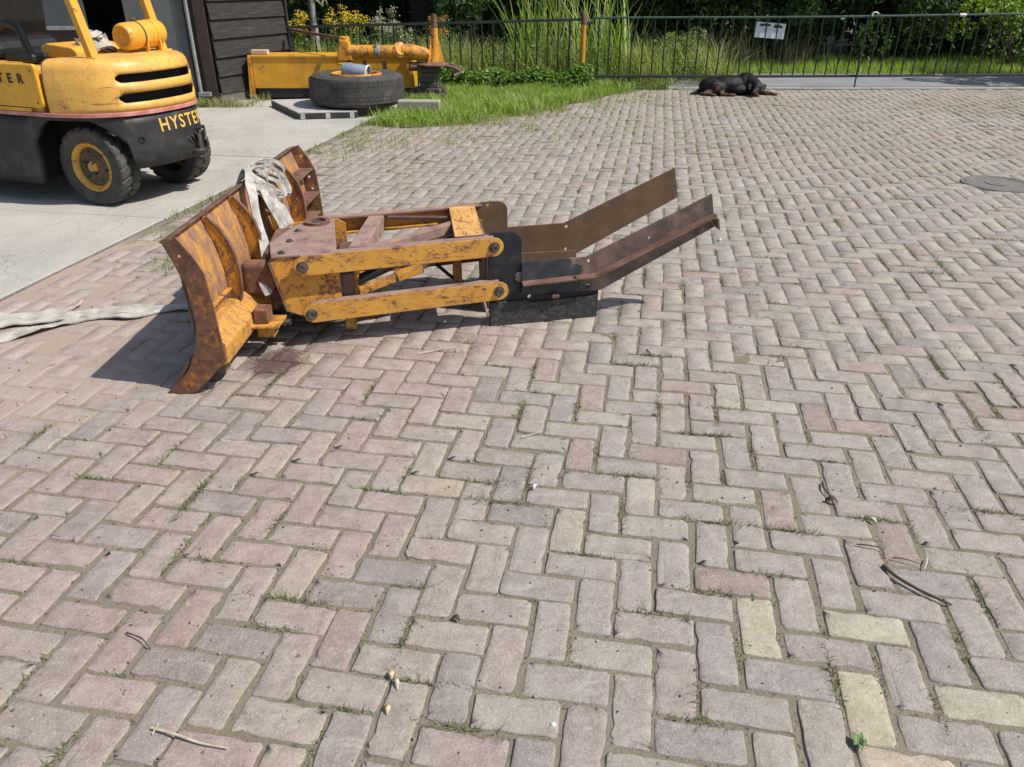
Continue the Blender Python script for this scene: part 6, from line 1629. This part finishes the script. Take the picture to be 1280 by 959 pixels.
# understorey: dark shrubs row
SL = ['dark shrub', 0]
shr = []
for s_ in range(4):
    P, cc = clouds('s', (0, 0, 0.75), (1.25, 0.8, 0.85), 8000, 0.1, [(0.040, 0.075, 0.018), (0.055, 0.10, 0.024), (0.03, 0.06, 0.016)], 18, seed=60 + s_)
    P[:, 2] = np.clip(P[:, 2], 0.0, None)
    shr.append(leaves_mesh(P, rng.uniform(0.06, 0.13, len(P)), cc, m_leaf, 'foliage', link=False))
k = 0
where = ['behind the goldenrod at the far left', 'left of the plank shed', 'right of the plank shed', 'behind the left part of the reeds', 'behind the right part of the reeds', 'behind the left third of the gate', 'behind the gate left of the sign', 'behind the sign on the gate', 'just right of the sign', 'behind the drop bolt of the gate', 'behind the right third of the gate', 'behind the right end of the gate', 'beyond the right edge of the gate']
for i, x in enumerate([-6.6, -4.6, -0.6, 0.9, 2.3, 3.7, 4.9, 6.1, 7.4, 8.7, 10.0, 11.4, 13.0]):
    o = bpy.data.objects.new('dark_shrub', shr[i % 4]); C.objects.link(o)
    o.location = (x, 16.4 + 0.5 * math.sin(i * 2.1), -0.05); o.rotation_euler = (0, 0, i * 1.3); o.scale = (1.0, 1.0, 1.05 + 0.15 * (i % 3))
    tag(o, 'dark green shrub ' + where[i], 'shrub', 'dark shrubs beyond the road')
wh2 = ['left of the birch', 'right of the birch', 'behind the plank shed on the left', 'behind the plank shed on the right', 'furthest back behind the reeds', 'furthest back behind the sign', 'furthest back behind the drop bolt', 'furthest back at the right end of the gate']
for i, x in enumerate([-5.4, -3.1, -2.2, 1.2, 3.2, 5.6, 8.0, 10.8]):
    o = bpy.data.objects.new('tall_shrub', shr[(i + 2) % 4]); C.objects.link(o)
    o.location = (x, 18.9 if 0 < i < 4 else 17.9, -0.05); o.rotation_euler = (0, 0, i * 0.9 + 2); o.scale = (1.15, 1.1, 1.7)
    tag(o, 'tall dark green shrub ' + wh2[i], 'shrub', 'dark shrubs beyond the road')
# a thick dark wood beyond that reads as one mass
P = np.column_stack([rng.uniform(-22, 34, 42000), rng.uniform(19.5, 24, 42000), rng.uniform(0, 1, 42000) ** 0.8 * 7.5])
tag(leaves_mesh(P, rng.uniform(0.22, 0.42, len(P)), pal(len(P), [(0.03, 0.06, 0.016), (0.045, 0.085, 0.02)], 0.3), m_leaf, 'wood_behind'), kind='stuff')
# lit broad leaved bush by the road at the right
def bush(x, y, rad, cz, n, sz, cols, label, name, seed, group=None):
    root = thing(name, (x, y, -0.04), 0, label, 'bush', group)
    P, cc = clouds('b', (0, 0, cz), rad, n, sz, cols, 16, seed=seed); P[:, 2] = np.clip(P[:, 2], 0.03, None)
    leaves_mesh(P, rng.uniform(0.7, 1.3, n) * sz, cc, m_leaf, 'foliage', root, aspect=0.62)
    b = MB()
    for _ in range(7):
        a = rb.uniform(0, 6.28); b2 = MB(); b2.tube([(x, y, -0.04), (x + math.cos(a) * rad[0] * .35, y + math.sin(a) * rad[1] * .35, cz * .7), (x + math.cos(a) * rad[0] * .8, y + math.sin(a) * rad[1] * .8, cz * 1.2)], [0.018, 0.012, 0.005], 6); b2.build('branch', m_bark, root)
bush(9.0, 15.0, (1.25, 0.6, 0.62), 1.02, 1900, 0.08, [(0.17, 0.27, 0.05), (0.27, 0.37, 0.08), (0.11, 0.18, 0.035)], 'sunlit broad leaved bush behind the right end of the gate', 'beech_bush', 5)
bush(10.6, 14.6, (0.9, 0.6, 0.6), 0.55, 1200, 0.07, [(0.13, 0.20, 0.05), (0.10, 0.17, 0.04), (0.24, 0.28, 0.12)], 'leafy bush at the far right beyond the gate', 'beech_bush', 9)
bush(2.55, 13.35, (0.45, 0.35, 0.42), 0.42, 1500, 0.06, [(0.12, 0.19, 0.05), (0.20, 0.25, 0.09), (0.34, 0.34, 0.2)], 'weedy bush at the right edge of the tall reeds', 'weed_bush', 12)

# plank shed far behind
shd = thing('plank_shed', (-0.9, 17.4, 0), 0, 'dark plank shed half hidden behind the reeds and left fence', 'shed')
for k in range(9):
    b = MB(); b.box(WD, (-2.05, 17.30 - 0.004 * (k % 2), 0.05 + 0.155 * k), (0.35, 17.34, 0.195 + 0.155 * k)); b.build('plank', m_wood, shd, bevel=0.003)
b = MB(); b.box(WD, (-2.1, 17.35, 0), (0.4, 18.6, 1.5)); b.build('shed_body', m_dark, shd)
b = MB(); b.box(WD, (-0.95, 17.24, 0.98), (-0.72, 17.29, 1.12)); b.build('shed_fitting', m_blue, shd)

# ------------------------------------------------------------------ litter on the paving
def twig(pts, r, mat, label, cat='twig', name='twig', group='twigs and straws on the paving'):
    P = smoothpath([(x, y, H(x, y) + z) for x, y, z in pts], 5)
    n = len(P); b = MB(); b.tube(P, [r * (1 - 0.55 * k / n) * (1 + 0.25 * noise.noise(P[k] * 60)) for k in range(n)], 6)
    return tag(b.build(name, mat, smooth=True), label, cat, group)
twig([(1.02, 1.634, .008), (1.037, 1.586, .010), (1.077, 1.535, .009), (1.12, 1.494, .010), (1.135, 1.487, .006)], 0.0052, m_twigd, 'thickest dark twig on the bricks at the lower right')
twig([(0.982, 1.721, .008), (1.012, 1.712, .012), (1.042, 1.701, .010), (1.037, 1.667, .007)], 0.0024, m_twigd, 'thin crooked twig just above the thickest dark twig')
twig([(1.062, 1.668, .006), (1.09, 1.655, .012), (1.125, 1.640, .008)], 0.0018, m_twigd, 'hair thin dark twig beside the forked pale straw')
twig([(1.155, 1.665, .006), (1.142, 1.640, .012), (1.128, 1.622, .006)], 0.0030, m_straw, 'forked pale straw near the dark twigs', 'straw', 'straw')
twig([(0.995, 2.03, .006), (0.985, 1.99, .010), (0.99, 1.95, .008), (0.975, 1.925, .006)], 0.0038, m_twigd, 'short black curved twig at the right above the pale pebble')
twig([(-0.779, 1.12, .008), (-0.72, 1.100, .012), (-0.66, 1.080, .010), (-0.598, 1.069, .007)], 0.0032, m_straw, 'long pale straw on the bricks at the lower left', 'straw', 'straw')
twig([(-0.772, 1.105, .006), (-0.765, 1.128, .012)], 0.0022, m_straw, 'short side spur at the left end of the long straw', 'straw', 'straw')
twig([(-0.96, 1.40, .006), (-0.91, 1.375, .012), (-0.875, 1.345, .006)], 0.0022, m_twigd, 'thin dark twig at the lower left above the long straw')
twig([(0.035, 2.30, .008), (0.10, 2.33, .012)], 0.0022, m_straw, 'small pale straw in front of the rear plates of the plough', 'straw', 'straw')
twig([(-0.40, 2.98, .008), (-0.30, 3.02, .012), (-0.24, 3.04, .008)], 0.0022, m_straw, 'pale straw lying beside the shadow under the push frame', 'straw', 'straw')
twig([(0.585, 3.02, .006), (0.605, 2.93, .010)], 0.0028, m_twigd, 'dark twig below the bend of the near rail')
def flake(x, y, l, w_, an, mat, label, cat, name, curl=0.008, group=None):
    b = MB(); c_, s_ = math.cos(an), math.sin(an); n = 6; top_, bot = [], []
    for k in range(n + 1):
        f = k / n; ww = w_ * math.sin(math.pi * (0.08 + 0.84 * f)); zz = H(x, y) + 0.004 + curl * math.sin(math.pi * f)
        px_, py_ = (f - .5) * l, 0.004 * math.sin(3 * f)
        for sg_ in (-1, 1): top_.append((x + px_ * c_ - (py_ + sg_ * ww / 2) * s_, y + px_ * s_ + (py_ + sg_ * ww / 2) * c_, zz + (0.002 if sg_ > 0 else 0)))
    fs = [(2 * k, 2 * k + 1, 2 * k + 3, 2 * k + 2) for k in range(n)]
    b.add(top_, fs); o = b.build(name, mat, smooth=True); sd = o.modifiers.new('solid', 'SOLIDIFY'); sd.thickness = 0.0022
    return tag(o, label, cat, group)
flake(-0.268, 1.237, 0.036, 0.011, R(-70), m_straw, 'curled whitish husk at the lower centre', 'husk', 'husk', group='husks and leaf scraps on the paving')
flake(-0.284, 1.262, 0.024, 0.013, R(-60), m_husk, 'tan husk touching the curled whitish husk', 'husk', 'husk', group='husks and leaf scraps on the paving')
flake(-0.279, 1.166, 0.026, 0.012, R(-75), m_husk, 'lower tan husk on its own at the lower centre', 'husk', 'husk', group='husks and leaf scraps on the paving')
flake(-0.142, 1.437, 0.024, 0.012, R(-30), m_twigd, 'small black leaf scrap on a brick at the lower centre', 'leaf', 'leaf_scrap', group='husks and leaf scraps on the paving')
flake(1.071, 1.830, 0.024, 0.009, R(-50), m_straw, 'whitish scrap between the bricks right of centre', 'scrap', 'leaf_scrap', group='husks and leaf scraps on the paving')
flake(0.075, 2.005, 0.024, 0.010, R(60), m_white, 'tiny white feather on the bricks near the centre', 'feather', 'feather')
flake(1.286, 4.60, 0.05, 0.02, R(60), m_straw, 'white scrap lying alone right of the near rail', 'scrap', 'leaf_scrap', group='husks and leaf scraps on the paving')
flake(0.985, 1.925, 0.035, 0.014, R(-20), m_twigd, 'dark crumpled leaf right of the pale yellow brick', 'leaf', 'leaf_scrap', 0.014, group='husks and leaf scraps on the paving')
b = MB(); b.add(*ellipsoid(Vector((0.09, 1.128, H(0.09, 1.128) + 0.003)), (0.007, 0.006, 0.005))); tag(b.build('pebble', m_white, smooth=True), 'white pebble in a joint near the bottom edge', 'pebble')
m_freshleaf = simple('fresh_leaf', [(0.3, (0.11, 0.17, 0.06)), (0.7, (0.17, 0.24, 0.10))], 30, 3, 0.6, bmp=0)
# little green weed in the corner
wd_ = thing('green_weed', (0.735, 1.084, 0), 0, 'small fresh green weed between the bricks at the bottom right', 'weed')
for k in range(7):
    a = k * 0.9 + rb.uniform(-.2, .2); l_ = rb.uniform(0.016, 0.026); b = MB(); c_, s_ = math.cos(a), math.sin(a); base = Vector((0.735, 1.084, H(.735, 1.084)))
    q = [(0, 0, 0.0), (l_ * .5, -0.006, 0.009), (l_, 0, 0.008), (l_ * .5, 0.006, 0.009)]
    vs = [base + Vector((x * c_ - y * s_, x * s_ + y * c_, z)) for x, y, z in q]
    b.prism(vs, [v + Vector((0, 0, 0.0012)) for v in vs]); b.build('leaf', m_freshleaf, wd_)
# crumbs of stone and grit
n = 5200
x = rng.uniform(-3, 6, n); y = 0.8 + rng.uniform(0, 1, n) ** 1.3 * 8
k = (x > slab_edge(y) + 0.05) & (x < 0.8 + .7 * y); x = x[k]; y = y[k]; n = len(x)
z = np.array([H(a, b_) for a, b_ in zip(x, y)]) + 0.001
ctr = np.column_stack([x, y, z]); sz = rng.uniform(0.0015, 0.0048, n)
o8 = np.array([[1, 0, 0], [0, 1, 0], [-1, 0, 0], [0, -1, 0], [0, 0, 0.7], [0, 0, -0.5]])
V = (ctr[:, None, :] + o8[None] * sz[:, None, None] * rng.uniform(0.6, 1.4, (n, 6, 1))).reshape(-1, 3)
T = np.array([[0, 1, 4], [1, 2, 4], [2, 3, 4], [3, 0, 4], [1, 0, 5], [2, 1, 5], [3, 2, 5], [0, 3, 5]])
F = (np.arange(n)[:, None, None] * 6 + T[None]).reshape(-1, 3)
tag(raw_mesh('grit', V, F, np.repeat(pal(n, [(0.30, 0.26, 0.21), (0.16, 0.13, 0.10), (0.45, 0.42, 0.37), (0.09, 0.07, 0.06)], 0.2), 6, 0), m_dryleaf), kind='stuff')
